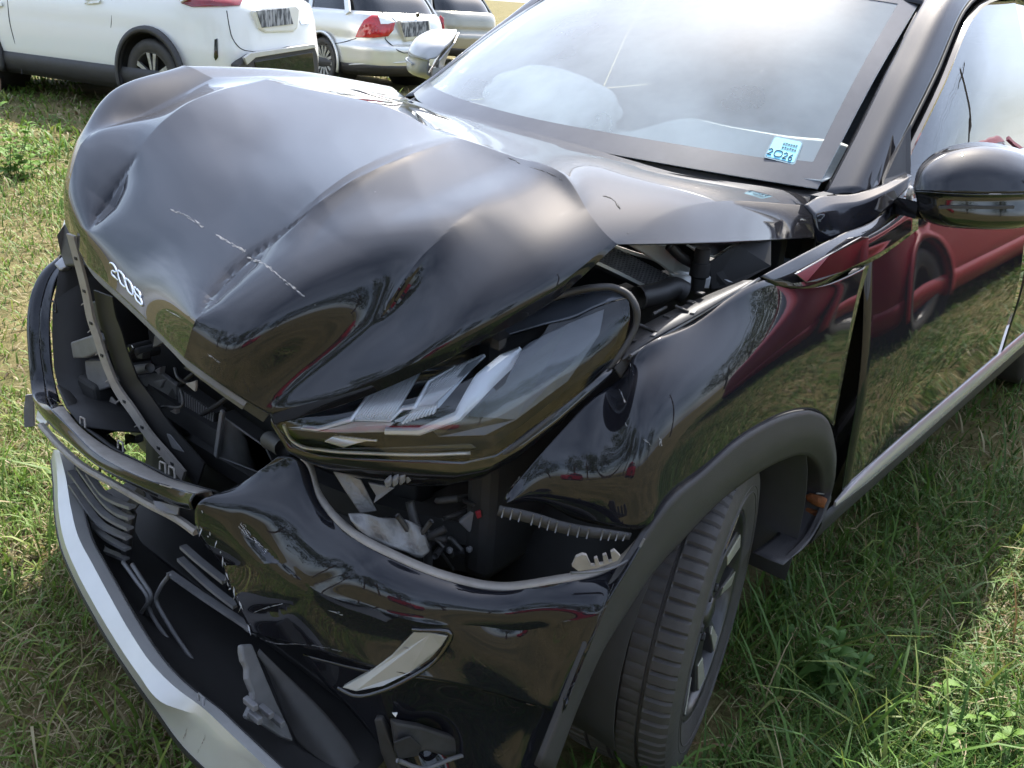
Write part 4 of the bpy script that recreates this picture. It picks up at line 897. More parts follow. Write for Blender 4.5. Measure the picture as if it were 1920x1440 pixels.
# brackets and broken bits in the opening
slab('bracket', X((131,642,.60),(172,628,.60),(186,640,.60),(182,662,.60),(160,672,.60),(136,672,.60)), .03, MAT['greyplastic'], BAY, bev=.004)
slab('bracket', X((158,676,.58),(190,676,.58),(205,712,.58),(206,726,.58),(172,738,.58),(160,700,.58)), .02, MAT['greyplastic'], BAY, bev=.004)
slab('bracket', X((163,570,.58),(185,560,.58),(192,620,.58),(170,632,.58)), .02, MAT['plastic'], BAY, bev=.004)
slab('lock_support', X((242,706,.50),(300,700,.50),(330,722,.50),(331,753,.50),(263,754,.50)), .012, MAT['greyplastic'], BAY, bev=.003)
rs3 = np.random.default_rng(17)
for k in range(26):      # clips, plugs and snapped tabs lodged in the opening
    u_, v_ = rs3.uniform(140, 420), rs3.uniform(600, 860)
    if v_ > 600+(u_-140)*.55+190 or v_ < 520+(u_-140)*.62: continue
    a_ = rs3.uniform(0, 6.28); s_ = rs3.uniform(5, 14); x_ = rs3.uniform(.50, .58); pts_ = [(u_+s_*f_*math.cos(a_+g_), v_+s_*f_*math.sin(a_+g_)) for f_, g_ in ((1, 0), (.5, .8), (.9, 1.9), (.6, 3.0), (1, 3.9), (.4, 5.2))]
    slab('broken_tab', [at(p[0], p[1], x=x_) for p in pts_], rs3.uniform(.004, .02), MAT[('plastic', 'greyplastic', 'plastic_dark', 'dustyplastic')[k % 4]], BAY, bev=.002)
for k in range(5):
    u_, v_ = rs3.uniform(200, 400), rs3.uniform(690, 800); tube('cable', X((u_,v_,.56),(u_+rs3.uniform(-30, 30),v_+rs3.uniform(10, 30),.57),(u_+rs3.uniform(-60, 60),v_+rs3.uniform(20, 60),.55)), .0035, MAT['plastic'], BAY, sides=6)
slab('lock_hole', X((247,724,.506),(262,720,.506),(273,727,.506),(266,734,.506),(252,732,.506)), .004, DK, BAY, bev=0)
slab('bright_clip', X((224,640,.56),(231,638,.56),(236,668,.56),(233,680,.56)), .004, MAT['alu'], BAY, bev=.001)
slab('bright_clip', X((234,655,.55),(246,646,.55),(250,652,.55),(240,664,.55)), .004, MAT['chrome'], BAY, bev=.001)
tube('bolt_sleeve', X((240,697,.53),(262,692,.535),(281,690,.54)), .011, MAT['greyplastic'], BAY, sides=10)
for u, v, r_ in ((246,664,.016),(272,660,.014),(258,652,.012)):
    c_ = at(u, v, x=.50); V_, F_ = lathe_geo([(.0005, .02), (r_, .018), (r_, -.03)], 12); mesh('cable_plug', [(c_[0]+p[1], c_[1]+p[0], c_[2]+p[2]) for p in V_], F_, DK, BAY)
slab('label_plate', X((301,807,.585),(318,815,.585),(344,848,.585),(322,840,.585)), .003, MAT['greyplastic'], BAY, bev=.001)
rs = np.random.default_rng(11)
for k in range(9):
    u0, v0 = rs.uniform(150, 420), rs.uniform(640, 840); P_ = X((u0,v0,.5),(u0+rs.uniform(-40, 40),v0+rs.uniform(0, 40),.53),(u0+rs.uniform(-70, 70),v0+rs.uniform(20, 70),.48)); tube('wiring', P_, rs.uniform(.003, .007), DK, BAY, sides=6)
# ---- seen in the hole under the left headlight
slab('lamp_bracket', Y((624,884,.44),(650,887,.455),(677,900,.475),(707,959,.50),(675,963,.485),(645,918,.46)), .008, MAT['castalu'], BAY, bev=.002)
ap = net(np.stack([Y((654,962,.50),(677,963,.515),(719,970,.54),(769,977,.57),(790,985,.58)), Y((658,975,.51),(690,985,.53),(730,995,.555),(775,1005,.58),(800,1010,.595)), Y((670,992,.52),(710,1018,.55),(758,1034,.58),(790,1046,.60),(806,1034,.605))], 0), 6, 6)
rs2 = np.random.default_rng(5); ap = ap + (np.sin(ap[..., :1]*170)+np.sin(ap[..., 1:2]*130+1))*.0035*np.array((.7, .5, .4))
panel('crumpled_plate', ap, MAT['castalu'], BAY, .002, toward=CLOC)
tube('hose', Y((768,940,.53),(780,985,.55),(800,1020,.57),(802,1070,.575)), .008, MAT['plastic'], BAY)
slab('bracket', Y((690,905,.50),(740,915,.53),(700,945,.51),(705,930,.51)), .006, MAT['greyplastic'], BAY)
for k in range(14):
    u0, v0 = rs.uniform(800, 1050), rs.uniform(930, 1060); P_ = Y((u0,v0,.60),(u0+rs.uniform(-40, 40),v0+rs.uniform(-30, 30),.58),(u0+rs.uniform(-90, 90),v0+rs.uniform(-30, 50),.56)); tube('wiring', P_, rs.uniform(.003, .008), DK if k % 3 else MAT['plastic'], BAY, sides=6)
slab('bracket', Y((860,980,.58),(895,955,.60),(905,975,.605),(880,1000,.59)), .01, MAT['greyplastic'], BAY, bev=.003)
slab('red_clip', Y((892,962,.612),(902,958,.616),(903,970,.616),(895,973,.612)), .005, mat('red_plastic', (.25, .02, .03), .5), BAY, bev=.001)
for u, v in ((843,1032),(880,1030)):
    c_ = at(u, v, y=.60); box('bolt_head', c_, (.010, .010, .010), MAT['greyplastic'], BAY, bev=.003)
# support strip with ribs below the fender, pale comb clip by the wheel
gs = net(np.stack([Y((937,948,.700),(1000,962,.742),(1060,980,.782),(1130,992,.835),(1185,1000,.865)), Y((932,966,.700),(995,982,.742),(1055,1000,.782),(1125,1010,.835),(1180,1012,.865))], 0), 2, 8)
panel('fender_support', gs, MAT['plastic'], CAR, .004, toward=CLOC)
for k in range(14):
    t = (k+.5)/14; i = int(t*(gs.shape[1]-1)); tube('support_rib', [gs[0, i]+np.array((.003, .003, 0)), gs[-1, i]+np.array((.003, .003, 0))], .0012, MAT['greyplastic'], CAR, sides=5)
cb_ = [(1072,1062),(1080,1045),(1092,1040),(1100,1042),(1108,1060),(1116,1060),(1114,1048),(1120,1046),(1124,1058),(1132,1057),(1130,1042),(1137,1040),(1142,1054),(1148,1052),(1145,1036),(1152,1032),(1164,1044),(1158,1052),(1120,1066),(1085,1072)]
slab('comb_clip', [at(u, v, y=.835+.0006*(u-1072)) for u, v in cb_], .006, MAT['dustyplastic'], BUMP, bev=.001)
tube('bumper_rim', [at(u, v, y=y_) for u, v, y_ in ((1070,1074,.835),(1110,1072,.85),(1150,1064,.866),(1190,1040,.880),(1208,1010,.886))], .0022, MAT['greyplastic'], BUMP)
# broken lamp holder low in the bumper
slab('lamp_holder', Y((700,1350,.60),(716,1345,.61),(735,1400,.63),(760,1470,.65),(740,1480,.63),(712,1410,.61)), .02, MAT['plastic'], BUMP, bev=.004)
slab('lamp_holder', Y((735,1352,.64),(790,1362,.66),(860,1385,.69),(880,1410,.70),(850,1425,.69),(800,1410,.67),(745,1420,.65)), .015, MAT['plastic'], BUMP, bev=.006)
slab('lamp_holder', Y((738,1392,.655),(770,1380,.665),(792,1400,.675),(785,1418,.672),(748,1425,.66)), .004, DK, BUMP, bev=.003)
slab('pale_chip', Y((735,1338,.632),(746,1337,.637),(742,1346,.635)), .003, MAT['airbag'], BUMP, bev=.001)
tube('lamp_holder_rim', Y((745,1426,.662),(800,1440,.68),(840,1425,.694),(880,1412,.705)), .004, MAT['greyplastic'], BUMP)
# ---- rear of the engine bay, seen between bonnet and left fender
g2 = lambda a, b: (1090+a/5.333, 420+b/5.333)
V4 = [g2(110,355), g2(310,225), g2(720,385), g2(930,545), g2(860,620), g2(720,655)]
vm = [at(u, v, y=y_) for (u, v), y_ in zip(V4, (.575, .56, .60, .64, .65, .64))]
slab('vent_plate', np.array(vm)+np.array((-.004, -.004, -.008)), .006, DK, BAY)
vq = np.array([vm[0], vm[1], vm[3], vm[5]])
parts = []
NU, NV = 19, 9
for i in range(NU):
    for j in range(NV):
        s = (i+.5*(j % 2))/NU; t = (j+.5)/NV
        if s > .98: continue
        c_ = (vq[0]*(1-t)+vq[1]*t)*(1-s)+(vq[3]*(1-t)+vq[2]*t)*s
        e1 = (vq[3]-vq[0])/NU; e2 = (vq[1]-vq[0])/NV; pts = []
        for k in range(6):
            a = math.pi/3*k+.5; pts.append((c_+e1*.60*math.cos(a)+e2*.66*math.sin(a), c_+e1*.40*math.cos(a)+e2*.42*math.sin(a)))
        V_ = [p for pr in pts for p in pr]; F_ = [(2*k, 2*((k+1) % 6), 2*((k+1) % 6)+1, 2*k+1) for k in range(6)]; parts.append((V_, F_))
V_, F_ = merge(parts); o_ = mesh('vent_mesh', V_, F_, MAT['alu'], BAY, False); sdf = o_.modifiers.new('thickness', 'SOLIDIFY'); sdf.thickness = .003; sdf.offset = 0; o_['kind'] = 'stuff'  # mesh made pale: sunlight on the vent put into its colour
paleP = mat('pale_metal', (.80, .79, .73), .35, .5, .2, .1, dust=.2, dustcol=(.5, .47, .40))  # metal lightened further: sunlight missing under the bonnet put into the colour
sweep('vent_frame', [at(*g2(300,212), y=.556), at(*g2(520,290), y=.58), at(*g2(760,370), y=.605), at(*g2(900,470), y=.63), at(*g2(990,540), y=.65)], [(-.006, -.003), (.006, -.003), (.006, .003), (-.006, .003)], paleP, BAY)
sweep('vent_frame', [at(*g2(105,362), y=.578), at(*g2(400,500), y=.61), at(*g2(710,660), y=.645)], [(-.002, -.003), (.002, -.003), (.002, .003), (-.002, .003)], paleP, BAY)
slab('pale_shield', [at(*g2(a, b), y=y_) for a, b, y_ in ((460,205,.60),(870,210,.64),(960,300,.65),(1120,420,.665),(1100,530,.67),(920,480,.645),(760,370,.61),(600,290,.60))], .004, paleP, BAY, bev=.002)
slab('pale_shield', [at(*g2(a, b), y=y_) for a, b, y_ in ((880,490,.65),(1110,510,.672),(1150,560,.68),(1110,620,.68),(960,560,.66))], .006, paleP, BAY, bev=.002)
slab('pale_shield', [at(*g2(a, b), y=y_) for a, b, y_ in ((1220,560,.70),(1300,530,.71),(1280,650,.705),(1180,640,.695))], .006, MAT['airbag'], BAY, bev=.002)
slab('hinge_plate', [at(*g2(a, b), y=y_) for a, b, y_ in ((1060,205,.66),(1560,185,.69),(1340,310,.69),(1170,270,.67))], .006, MAT['alu'], BAY, bev=.002)
tube('hinge_edge', [at(*g2(1060,208), y=.665), at(*g2(1160,280), y=.68), at(*g2(1330,330), y=.695), at(*g2(1570,190), y=.70)], .0022, paleP, BAY, smoothpath=False, sides=6)
tube('hinge_arm', [at(*g2(880,215), y=.655), at(*g2(1000,330), y=.67), at(*g2(1140,410), y=.68)], .010, MAT['plastic_dark'], BAY)
cp = at(*g2(1195,400), y=.70)
V_, F_ = lathe_geo([(.0005, .030), (.013, .030), (.015, .027), (.015, .004), (.018, .002), (.019, -.022), (.014, -.026), (.013, -.05)], 20, 'z'); o_ = mesh('bump_stop', [cp+np.array(p) for p in V_], F_, DK, BAY); fixn(o_); sharpen(o_)
slab('dark_hollow', [at(*g2(a, b), y=y_) for a, b, y_ in ((1280,380,.70),(1560,200,.72),(1900,140,.75),(1900,420,.775),(1500,640,.74),(1300,660,.71))], .008, DK, BAY)
slab('white_tick', [at(*g2(a, b), y=.742) for a, b in ((1435,555),(1470,560),(1520,585),(1480,580))], .002, MAT['airbag'], BAY, bev=0)
tube('air_hose', [at(*g2(560,740), y=.68), at(*g2(760,700), y=.69), at(*g2(960,650), y=.70), at(*g2(1030,690), y=.71)], .021, MAT['plastic_dark'], BAY, sides=12)
# ledge inside the fender with steps and holes
LE = net(np.stack([[at(*g2(a, b), y=y_) for a, b, y_ in ((430,1290,.765),(740,1080,.782),(1160,850,.802),(1750,500,.824))], [at(*g2(a, b), y=y_) for a, b, y_ in ((500,1050,.735),(640,950,.745),(1000,770,.765),(1650,500,.80))]], 0)+np.array((0, -.003, -.012)), 2, 10)
panel('fender_ledge', LE, MAT['plastic'], CAR, .004, toward=CLOC)
for a, b in ((865,925),(1100,780),(520,1160),(1190,690)): c_ = at(*g2(a, b), y=.765); box('ledge_hole', stick(LE, *g2(a, b), .001), (.012, .012, .003), DK, CAR, bev=0)
for a, b, a2, b2 in ((590,1010,745,1085),(940,820,1070,880),(720,900,850,830)): tube('ledge_step', [stick(LE, *g2(a, b), .002), stick(LE, *g2(a2, b2), .002)], .003, MAT['plastic'], CAR, sides=6)
for a, b in ((720,1085),(1120,860)): slab('ledge_tab', [stick(LE, *g2(a-40, b+25), .006), stick(LE, *g2(a, b-5), .006), stick(LE, *g2(a+40, b), .006), stick(LE, *g2(a+10, b+30), .006)], .003, MAT['greyplastic'], CAR, bev=.001)
tube('fender_gap_seal', FT[5:8]+np.array((0, -.004, .003)), .003, MAT['greyplastic'], CAR)
slab('fender_stub', Y((1150,690,.752),(1185,655,.765),(1192,665,.77),(1180,682,.772),(1165,712,.762)), .01, MAT['plastic'], CAR, bev=.003)

# ================================================================== bonnet badge and scratches
def digit(cu, cv, strokes):
    ex = np.array((12.5, 12.0)); ey = np.array((-5, -26.0)); parts = []
    for st in strokes:
        P_ = []
        Qc = curve(np.array([(a, b, 0) for a, b in st], float), 5) if len(st) > 2 else np.array([(a, b, 0) for a, b in st], float)
        for a, b, _ in Qc: q = np.array((cu, cv))+ex*(a-.5)+ey*(b-.5); P_.append(stick(HG, q[0], q[1], .0035))
        parts.append(tube_geo(np.array(P_), .0022, smoothpath=False, sides=6))
    V_, F_ = merge(parts); o = mesh('digit', V_, F_, MAT['chrome'], hood); return o
ring0 = [(.5, 1), (.12, .92), (.0, .6), (.0, .35), (.12, .07), (.5, 0), (.88, .08), (1, .35), (1, .6), (.88, .92), (.5, 1)]
digit(214, 508, [[(.05, .85), (.4, 1), (.85, .95), (1, .75), (.85, .55), (.3, .42), (.05, .2), (.05, .02)], [(.05, .02), (1, .02)]])
digit(229, 523, [ring0]); digit(243, 538, [ring0])
digit(259, 555, [[(.5, 1), (.1, .95), (.02, .75), (.15, .56), (.5, .52), (.85, .56), (.98, .75), (.9, .95), (.5, 1)], [(.5, .5), (.08, .44), (0, .22), (.1, .03), (.5, 0), (.9, .03), (1, .22), (.92, .44), (.5, .5)]])
scuff(hood, HG, [(318,392),(350,405),(381,426)], 4.5, sd=21, jit=1.6); scuff(hood, HG, [(402,438),(430,455),(460,472)], 6.5, sd=22, jit=1.8)
scuff(hood, HG, [(476,486),(500,498),(520,515),(545,535),(571,556)], 5.5, sd=23, jit=1.4); scuff(hood, HG, [(460,478),(470,486),(480,490)], 5, sd=24, jit=2)
for k, (u, v) in enumerate(((520,612),(702,358),(770,270),(590,571),(1178,436))): scuff(hood, HG, [(u-2, v), (u, v+1), (u+2, v+1)], 2.5, sd=40+k, jit=1.0, mt='scratch' if k < 4 else 'bay_dark')
scuff(hood, HG, [(898,270),(912,273),(935,285),(974,306)], 3, sd=51, jit=.4, mt='bay_dark'); scuff(hood, HG, [(990,312),(1030,325),(1055,337)], 2.5, sd=52, jit=.3, mt='bay_dark'); scuff(hood, HG, [(1130,366),(1150,374),(1163,392)], 4, sd=53, jit=.6, mt='bay_dark')
scuff(hood, HG, [(310,580),(325,588),(340,596)], 2.5, sd=54, jit=.6); scuff(hood, HG, [(380,660),(395,668),(412,680)], 2, sd=55, jit=.4); scuff(hood, HG, [(455,715),(462,722),(468,738)], 4, sd=56, jit=1, mt='bay_dark')
scuff(fender, FG, [(1236,816),(1240,826),(1241,836)], 7, sd=60, jit=4); scuff(fender, FG, [(1205,822),(1216,830),(1222,834)], 3, sd=61, jit=1); scuff(fender, FG, [(1158,722),(1166,740),(1172,755)], 3, sd=62, jit=.6); scuff(fender, FG, [(1172,790),(1176,800)], 3, sd=63, jit=.6)
scuff(fender, FG, [(1181,680),(1184,692),(1188,704)], 2.5, sd=64, jit=.6)
scuff(fender, FG, [(948,930),(960,912),(975,893)], 2.5, sd=65, jit=.6, mt='greyplastic')
# rusty hinge and bolt in the wheel arch gap
for u, v, s_ in ((1532,938,.014),(1528,962,.010)):
    c_ = at(u, v, y=.874); V_, F_ = lathe_geo([(.0005, .02), (s_*.7, .02), (s_*.8, .0), (s_*.6, -.02), (.0005, -.03)], 10, 'x' if False else 'y'); o_ = mesh('rusty_bolt', [c_+np.array((p[0], p[1], p[2]*1.3)) for p in V_], F_, MAT['rust'], CAR); fixn(o_)
tube('bent_wire', Y((1532,925,.875),(1550,928,.885),(1556,940,.886)), .002, MAT['alu'], CAR)

# ================================================================== door mirror
MIR = empty('door_mirror', (0, 0, 0)); MIR.parent = CAR
def D(*a): return np.array([at(u, v, d=d_) for u, v, d_ in a])
MT0 = D((1712,350,1.900),(1721,318,1.915),(1745,292,1.930),(1785,273,1.940),(1830,266,1.945),(1880,271,1.945),(1925,284,1.940),(1965,306,1.935),(1990,340,1.930))
MT1 = D((1712,351,1.895),(1730,328,1.870),(1757,309,1.860),(1795,293,1.855),(1835,287,1.853),(1880,291,1.855),(1922,301,1.865),(1960,318,1.880),(1990,345,1.925))
MT2 = D((1713,353,1.885),(1738,343,1.850),(1768,333,1.832),(1803,323,1.825),(1838,320,1.823),(1880,323,1.825),(1918,328,1.835),(1955,338,1.855),(1988,352,1.915))
MT3 = D((1714,357,1.880),(1742,358,1.843),(1772,360,1.826),(1806,361,1.819),(1840,362,1.817),(1880,362,1.819),(1916,361,1.829),(1952,360,1.850),(1986,358,1.912))
panel('mirror_cap', net(np.stack([MT0, MT1, MT2, MT3], 0), 7, 5), PAINT, MIR, .003, toward=CLOC)
MB1 = MT3+np.array((0, 0, -.003)); MB2 = D((1716,362,1.882),(1744,365,1.850),(1774,368,1.833),(1808,370,1.826),(1842,371,1.824),(1880,371,1.826),(1914,370,1.836),(1950,368,1.857),(1984,364,1.915))
MB3 = D((1724,400,1.90),(1748,408,1.865),(1778,413,1.848),(1810,416,1.842),(1842,418,1.840),(1878,418,1.842),(1912,416,1.850),(1946,410,1.868),(1980,395,1.915))
MB4 = D((1735,414,1.93),(1756,422,1.92),(1784,427,1.915),(1812,429,1.912),(1842,430,1.91),(1876,430,1.912),(1908,428,1.915),(1942,420,1.92),(1975,404,1.93))
panel('mirror_lower', net(np.stack([MB1, MB2, MB3, MB4], 0), 6, 5, sr=(1,)), MAT['gloss_black'], MIR, .003, toward=CLOC)
sweep('mirror_indicator', D((1760,389,1.838),(1800,388,1.827),(1850,389,1.823),(1900,388,1.833)), [(-.003, -.003), (.003, -.003), (.003, .003), (-.003, .003)], MAT['plastic'], MIR)
mo = np.concatenate([MT0[::2], MB4[::-2]]); slab('mirror_glass', mo*.97+mo.mean(0)*.03+FWD*.01, .004, MAT['lamp_chrome'], MIR, dirv=FWD)
sweep('mirror_arm', [at(1690,385,y=.845), at(1712,388,y=.88), at(1740,395,y=.92)], [(-.028, -.018), (.028, -.018), (.028, .018), (-.028, .018)], MAT['gloss_black'], MIR, up=(0, 0, 1))
c_ = at(1707,362,y=.868); V_, F_ = lathe_geo([(.0005, .006), (.012, .005), (.016, -.004)], 16); mesh('mirror_pivot', [c_+np.array(p) for p in V_], F_, MAT['silver'], MIR)
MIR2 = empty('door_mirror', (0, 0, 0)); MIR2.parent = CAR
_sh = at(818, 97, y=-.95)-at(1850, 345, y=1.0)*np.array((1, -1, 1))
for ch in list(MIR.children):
    me_ = ch.data.copy(); me_.transform(Matrix.Translation(Vector(_sh)) @ Matrix.Diagonal((1, -1, 1, 1))); me_.flip_normals(); q_ = bpy.data.objects.new(ch.name.split('.')[0], me_); COL.objects.link(q_); q_.parent = MIR2; me_.materials[0] = MAT['silver']  # right mirror silver instead of black: bright glare put into its colour
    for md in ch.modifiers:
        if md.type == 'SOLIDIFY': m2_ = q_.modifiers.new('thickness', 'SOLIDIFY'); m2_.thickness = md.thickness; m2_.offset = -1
slab('quarter_trim', Y((1708,232,.772),(1668,300,.768),(1655,330,.775),(1655,348,.79),(1708,330,.815)), .004, MAT['cladding'], LD, bev=.001)
slab('pillar_camera', Y((1652,318,.778),(1655,305,.772),(1644,335,.778),(1636,352,.782),(1648,346,.786)), .004, MAT['gloss_black'], CAR, bev=.001)

# ================================================================== cabin
CAB = empty('cabin', (0, 0, 0)); CAB.parent = CAR
dx = [(-.42, 1.105), (-.55, 1.112), (-.75, 1.108), (-.92, 1.10), (-.98, 1.05), (-1.0, .80)]
DG = np.array([[(x_ + (-.20*(abs(y_)/.68)**2 if k < 3 else -.06*(abs(y_)/.68)**2), y_, z_-.012*(abs(y_)/.68)**2) for k, (x_, z_) in enumerate(dx)] for y_ in (-.68, -.45, -.2, 0, .15, .3, .45, .60, .68)])
for i, y_ in enumerate((-.68, -.45, -.2, 0, .15, .3, .45, .60, .68)):
    if 0.1 < y_ < .65: DG[i, 2:5, 2] += (.020, .045, .05)
    if -.1 < y_ < .12: DG[i, 2:5, 2] -= (.010, .02, .02)
panel('dashboard', net(DG, 5, 5), MAT['dash'], CAB, .004, toward=(-.5, 0, 4))
DGd = net(DG, 5, 5)
dv_ = [(1055,232),(1150,250),(1260,272),(1386,294),(1362,324),(1250,300),(1140,272),(1040,246)]
slab('defroster_strip', [stick(DGd, u, v, .006) for u, v in dv_], .004, MAT['dash'], CAB, bev=0)
slab('defroster_slot', [stick(DGd, u, v, .009) for u, v in ((1058,232),(1150,250),(1330,290),(1322,297),(1240,284),(1140,262),(1058,240))], .003, MAT['dash_dark'], CAB, bev=0)
slab('defroster_slot', [stick(DGd, u, v, .009) for u, v in ((855,180),(930,200),(1008,217),(1004,220),(925,205),(855,184))], .003, MAT['dash_dark'], CAB, bev=0)
def cushion(name, c, s, mt, bevw=.05, rx=0):
    M_ = np.array(Matrix.Rotation(rx, 3, 'Y')); V_, F_ = box_geo(c, s, M_); o = mesh(name, V_, F_, MAT[mt], CAB, True); bevel(o, bevw, 4, 20); return o
for y_ in (-.36, .36):
    cushion('seat_base', (-1.55, y_, .55), (.52, .50, .18), 'seat'); cushion('seat_back', (-1.86, y_, .92), (.15, .50, .66), 'seat', .06, R(-20)); cushion('headrest', (-1.99, y_, 1.32), (.10, .26, .19), 'seat', .04, R(-12))
cushion('rear_bench', (-2.75, 0, .85), (.16, 1.24, .70), 'seat', .06, R(-18))
box('rear_trim', (-3.02, 0, .95), (.03, 1.24, .86), MAT['cabin'], CAB)
for y_ in (-.66, .66): box('pillar_trim', (-2.90, y_*.95, 1.22), (.34, .03, .36), MAT['cabin'], CAB)
for y_ in (-.70, .70): box('door_card', (-1.75, y_, .78), (2.4, .03, .58), MAT['cabin'], CAB)
box('cabin_floor', (-1.7, 0, .36), (2.6, 1.3, .04), MAT['cabin'], CAB)
box('cabin_roof_lining', (-2.1, 0, 1.475), (1.5, 1.10, .02), MAT['cabin'], CAB)
V_, F_ = tube_geo(np.array([(-1.08+.06*math.sin(a), .37+.18*math.cos(a), .97+.165*math.sin(a)) for a in np.linspace(0, 2*math.pi, 24, endpoint=False)]), .016, closed=True, n=2); mesh('steering_wheel', V_, F_, MAT['dash_dark'], CAB)
box('steering_hub', (-1.0, .37, .98), (.06, .20, .13), MAT['dash_dark'], CAB, bev=.02)
# burst airbags: one slumped over the passenger side of the dash, one on the wheel
def bag(name, c, s, seed, n=28):
    V = []; r_ = np.random.default_rng(seed); ph = r_.uniform(0, 6, 8)
    for i in range(n+1):
        a = -math.pi/2+math.pi*i/n
        for j in range(2*n):
            b = math.pi*j/n; k = 1+.07*math.sin(3*b+ph[0])*math.cos(2*a+ph[1])+.05*math.sin(7*b+4*a+ph[2])+.04*math.sin(11*b-5*a+ph[3])
            V.append((c[0]+s[0]*k*math.cos(a)*math.cos(b), c[1]+s[1]*k*math.cos(a)*math.sin(b), c[2]+s[2]*k*math.sin(a)))
    return mesh(name, V, gridfaces(n+1, 2*n, False, True), MAT['airbag'], CAB)
bag('airbag', (-.84, -.30, 1.14), (.10, .24, .10), 1); bag('airbag', (-.78, -.12, 1.12), (.08, .10, .085), 2); bag('airbag', (-1.14, .37, .94), (.07, .15, .13), 3)
sweep('inner_mirror', [(-1.06, -.10, 1.40), (-1.065, .02, 1.405), (-1.06, .12, 1.40)], [(-.012, -.03), (.012, -.03), (.016, 0), (.012, .03), (-.012, .03)], MAT['dash_dark'], CAB)
# inspection sticker inside the glass
SKN = -WN
def skp(u, v, lift): return sk_pt(u, v)+WN*(.0035)+WN*lift*1.0
stk = slab('sticker', [skp(u, v, 0) for u, v in ((1456,257),(1505,267),(1507,271),(1492,309),(1487,311),(1436,298),(1434,294),(1452,259))], .0008, mat('sticker_edge', (.10, .20, .26), .6), glass, dirv=-WN, bev=0)
slab('sticker_face', [skp(u, v, .0006) for u, v in ((1457,260),(1502,269),(1504,272),(1490,306),(1486,307),(1440,296),(1438,293),(1454,262))], .0004, MAT['sticker'], glass, dirv=-WN, bev=0)
def ink(strokes, c, ex, ey, r_=.0011):
    parts = []
    for st in strokes:
        Qc = curve(np.array([(a, b, 0) for a, b in st], float), 5) if len(st) > 2 else np.array([(a, b, 0) for a, b in st], float)
        P_ = np.array([skp(c[0]+ex[0]*(a-.5)+ey[0]*(b-.5), c[1]+ex[1]*(a-.5)+ey[1]*(b-.5), .0014) for a, b, _ in Qc]); parts.append(tube_geo(P_, r_, smoothpath=False, sides=5))
    V_, F_ = merge(parts); return mesh('printed_figure', V_, F_, MAT['ink'], glass)
two = [[(.05, .8), (.5, 1), (.95, .75), (.6, .4), (.0, .02)], [(.0, .02), (1, .02)]]
six = [[(.8, 1), (.3, .7), (.05, .3), (.3, .0), (.8, .05), (.95, .3), (.7, .52), (.25, .45)]]
eyv = (5, -11)
ink(two, (1446,287), (8, 2), eyv); ink([ring0], (1461,291), (14, 3), eyv); ink(two, (1474,295), (7, 2), eyv); ink(six, (1484,298), (7, 2), eyv)
for r_ in range(2):
    for k in range(6):
        ink([[(.0, 0), (.0, 1)], [(.0, 1 if k % 2 else .5), (.8, 1 if (k+r_) % 3 else .5)], [(.8, .0), (.8, 1)]], (1472+k*4.6-r_*2.5, 273+k*1.1+r_*7.5), (2.6, .6), (2.2, -4.6), .0006)

# ================================================================== other cars on the field
mat('white_paint', (.86, .86, .83), .25, 0, .8, .03, dust=.10, dustcol=(.55, .52, .45), dscale=2)
mat('silver_paint', (.74, .74, .71), .30, .45, .8, .03, dust=.10, dustcol=(.5, .48, .40), dscale=2)
mat('gold_paint', (.32, .31, .26), .30, .5, .8, .03, dust=.1)
mat('red_paint', (.27, .0, .014), .45, 0, .3, .03, dust=.01)
mat('blue_paint', (.02, .03, .06), .28, .1, 1.0, .02, dust=.03)
mat('tail_red', (.45, .018, .022), .12, 0, .8, .03, noise=.3, nscale=14)
mat('tail_dark', (.20, .012, .018), .12, 0, .8, .03, noise=.3, nscale=14)
mat('far_glass', (.012, .014, .016), .06, 0, .5, .02)
mat('plate_rim', (.55, .55, .55), .5)
pm = mat('plate_face', (.16, .17, .18), .6)      # number unreadable in the photograph: only smeared dark strokes
N_, L_, B_ = nodes_of(pm); tcn = N_.new('ShaderNodeTexCoord'); mp = N_.new('ShaderNodeMapping'); mp.inputs['Scale'].default_value = (38, 38, 9); L_(tcn.outputs['Object'], mp.inputs[0])
nn_ = N_.new('ShaderNodeTexNoise'); nn_.inputs['Scale'].default_value = 1.0; nn_.inputs['Detail'].default_value = 3; L_(mp.outputs[0], nn_.inputs['Vector'])
rp_ = N_.new('ShaderNodeValToRGB'); rp_.color_ramp.elements[0].position = .42; rp_.color_ramp.elements[0].color = (.06, .065, .075, 1); rp_.color_ramp.elements[1].position = .60; rp_.color_ramp.elements[1].color = (.38, .39, .41, 1)
L_(nn_.outputs['Fac'], rp_.inputs[0]); L_(rp_.outputs[0], B_.inputs['Base Color'])

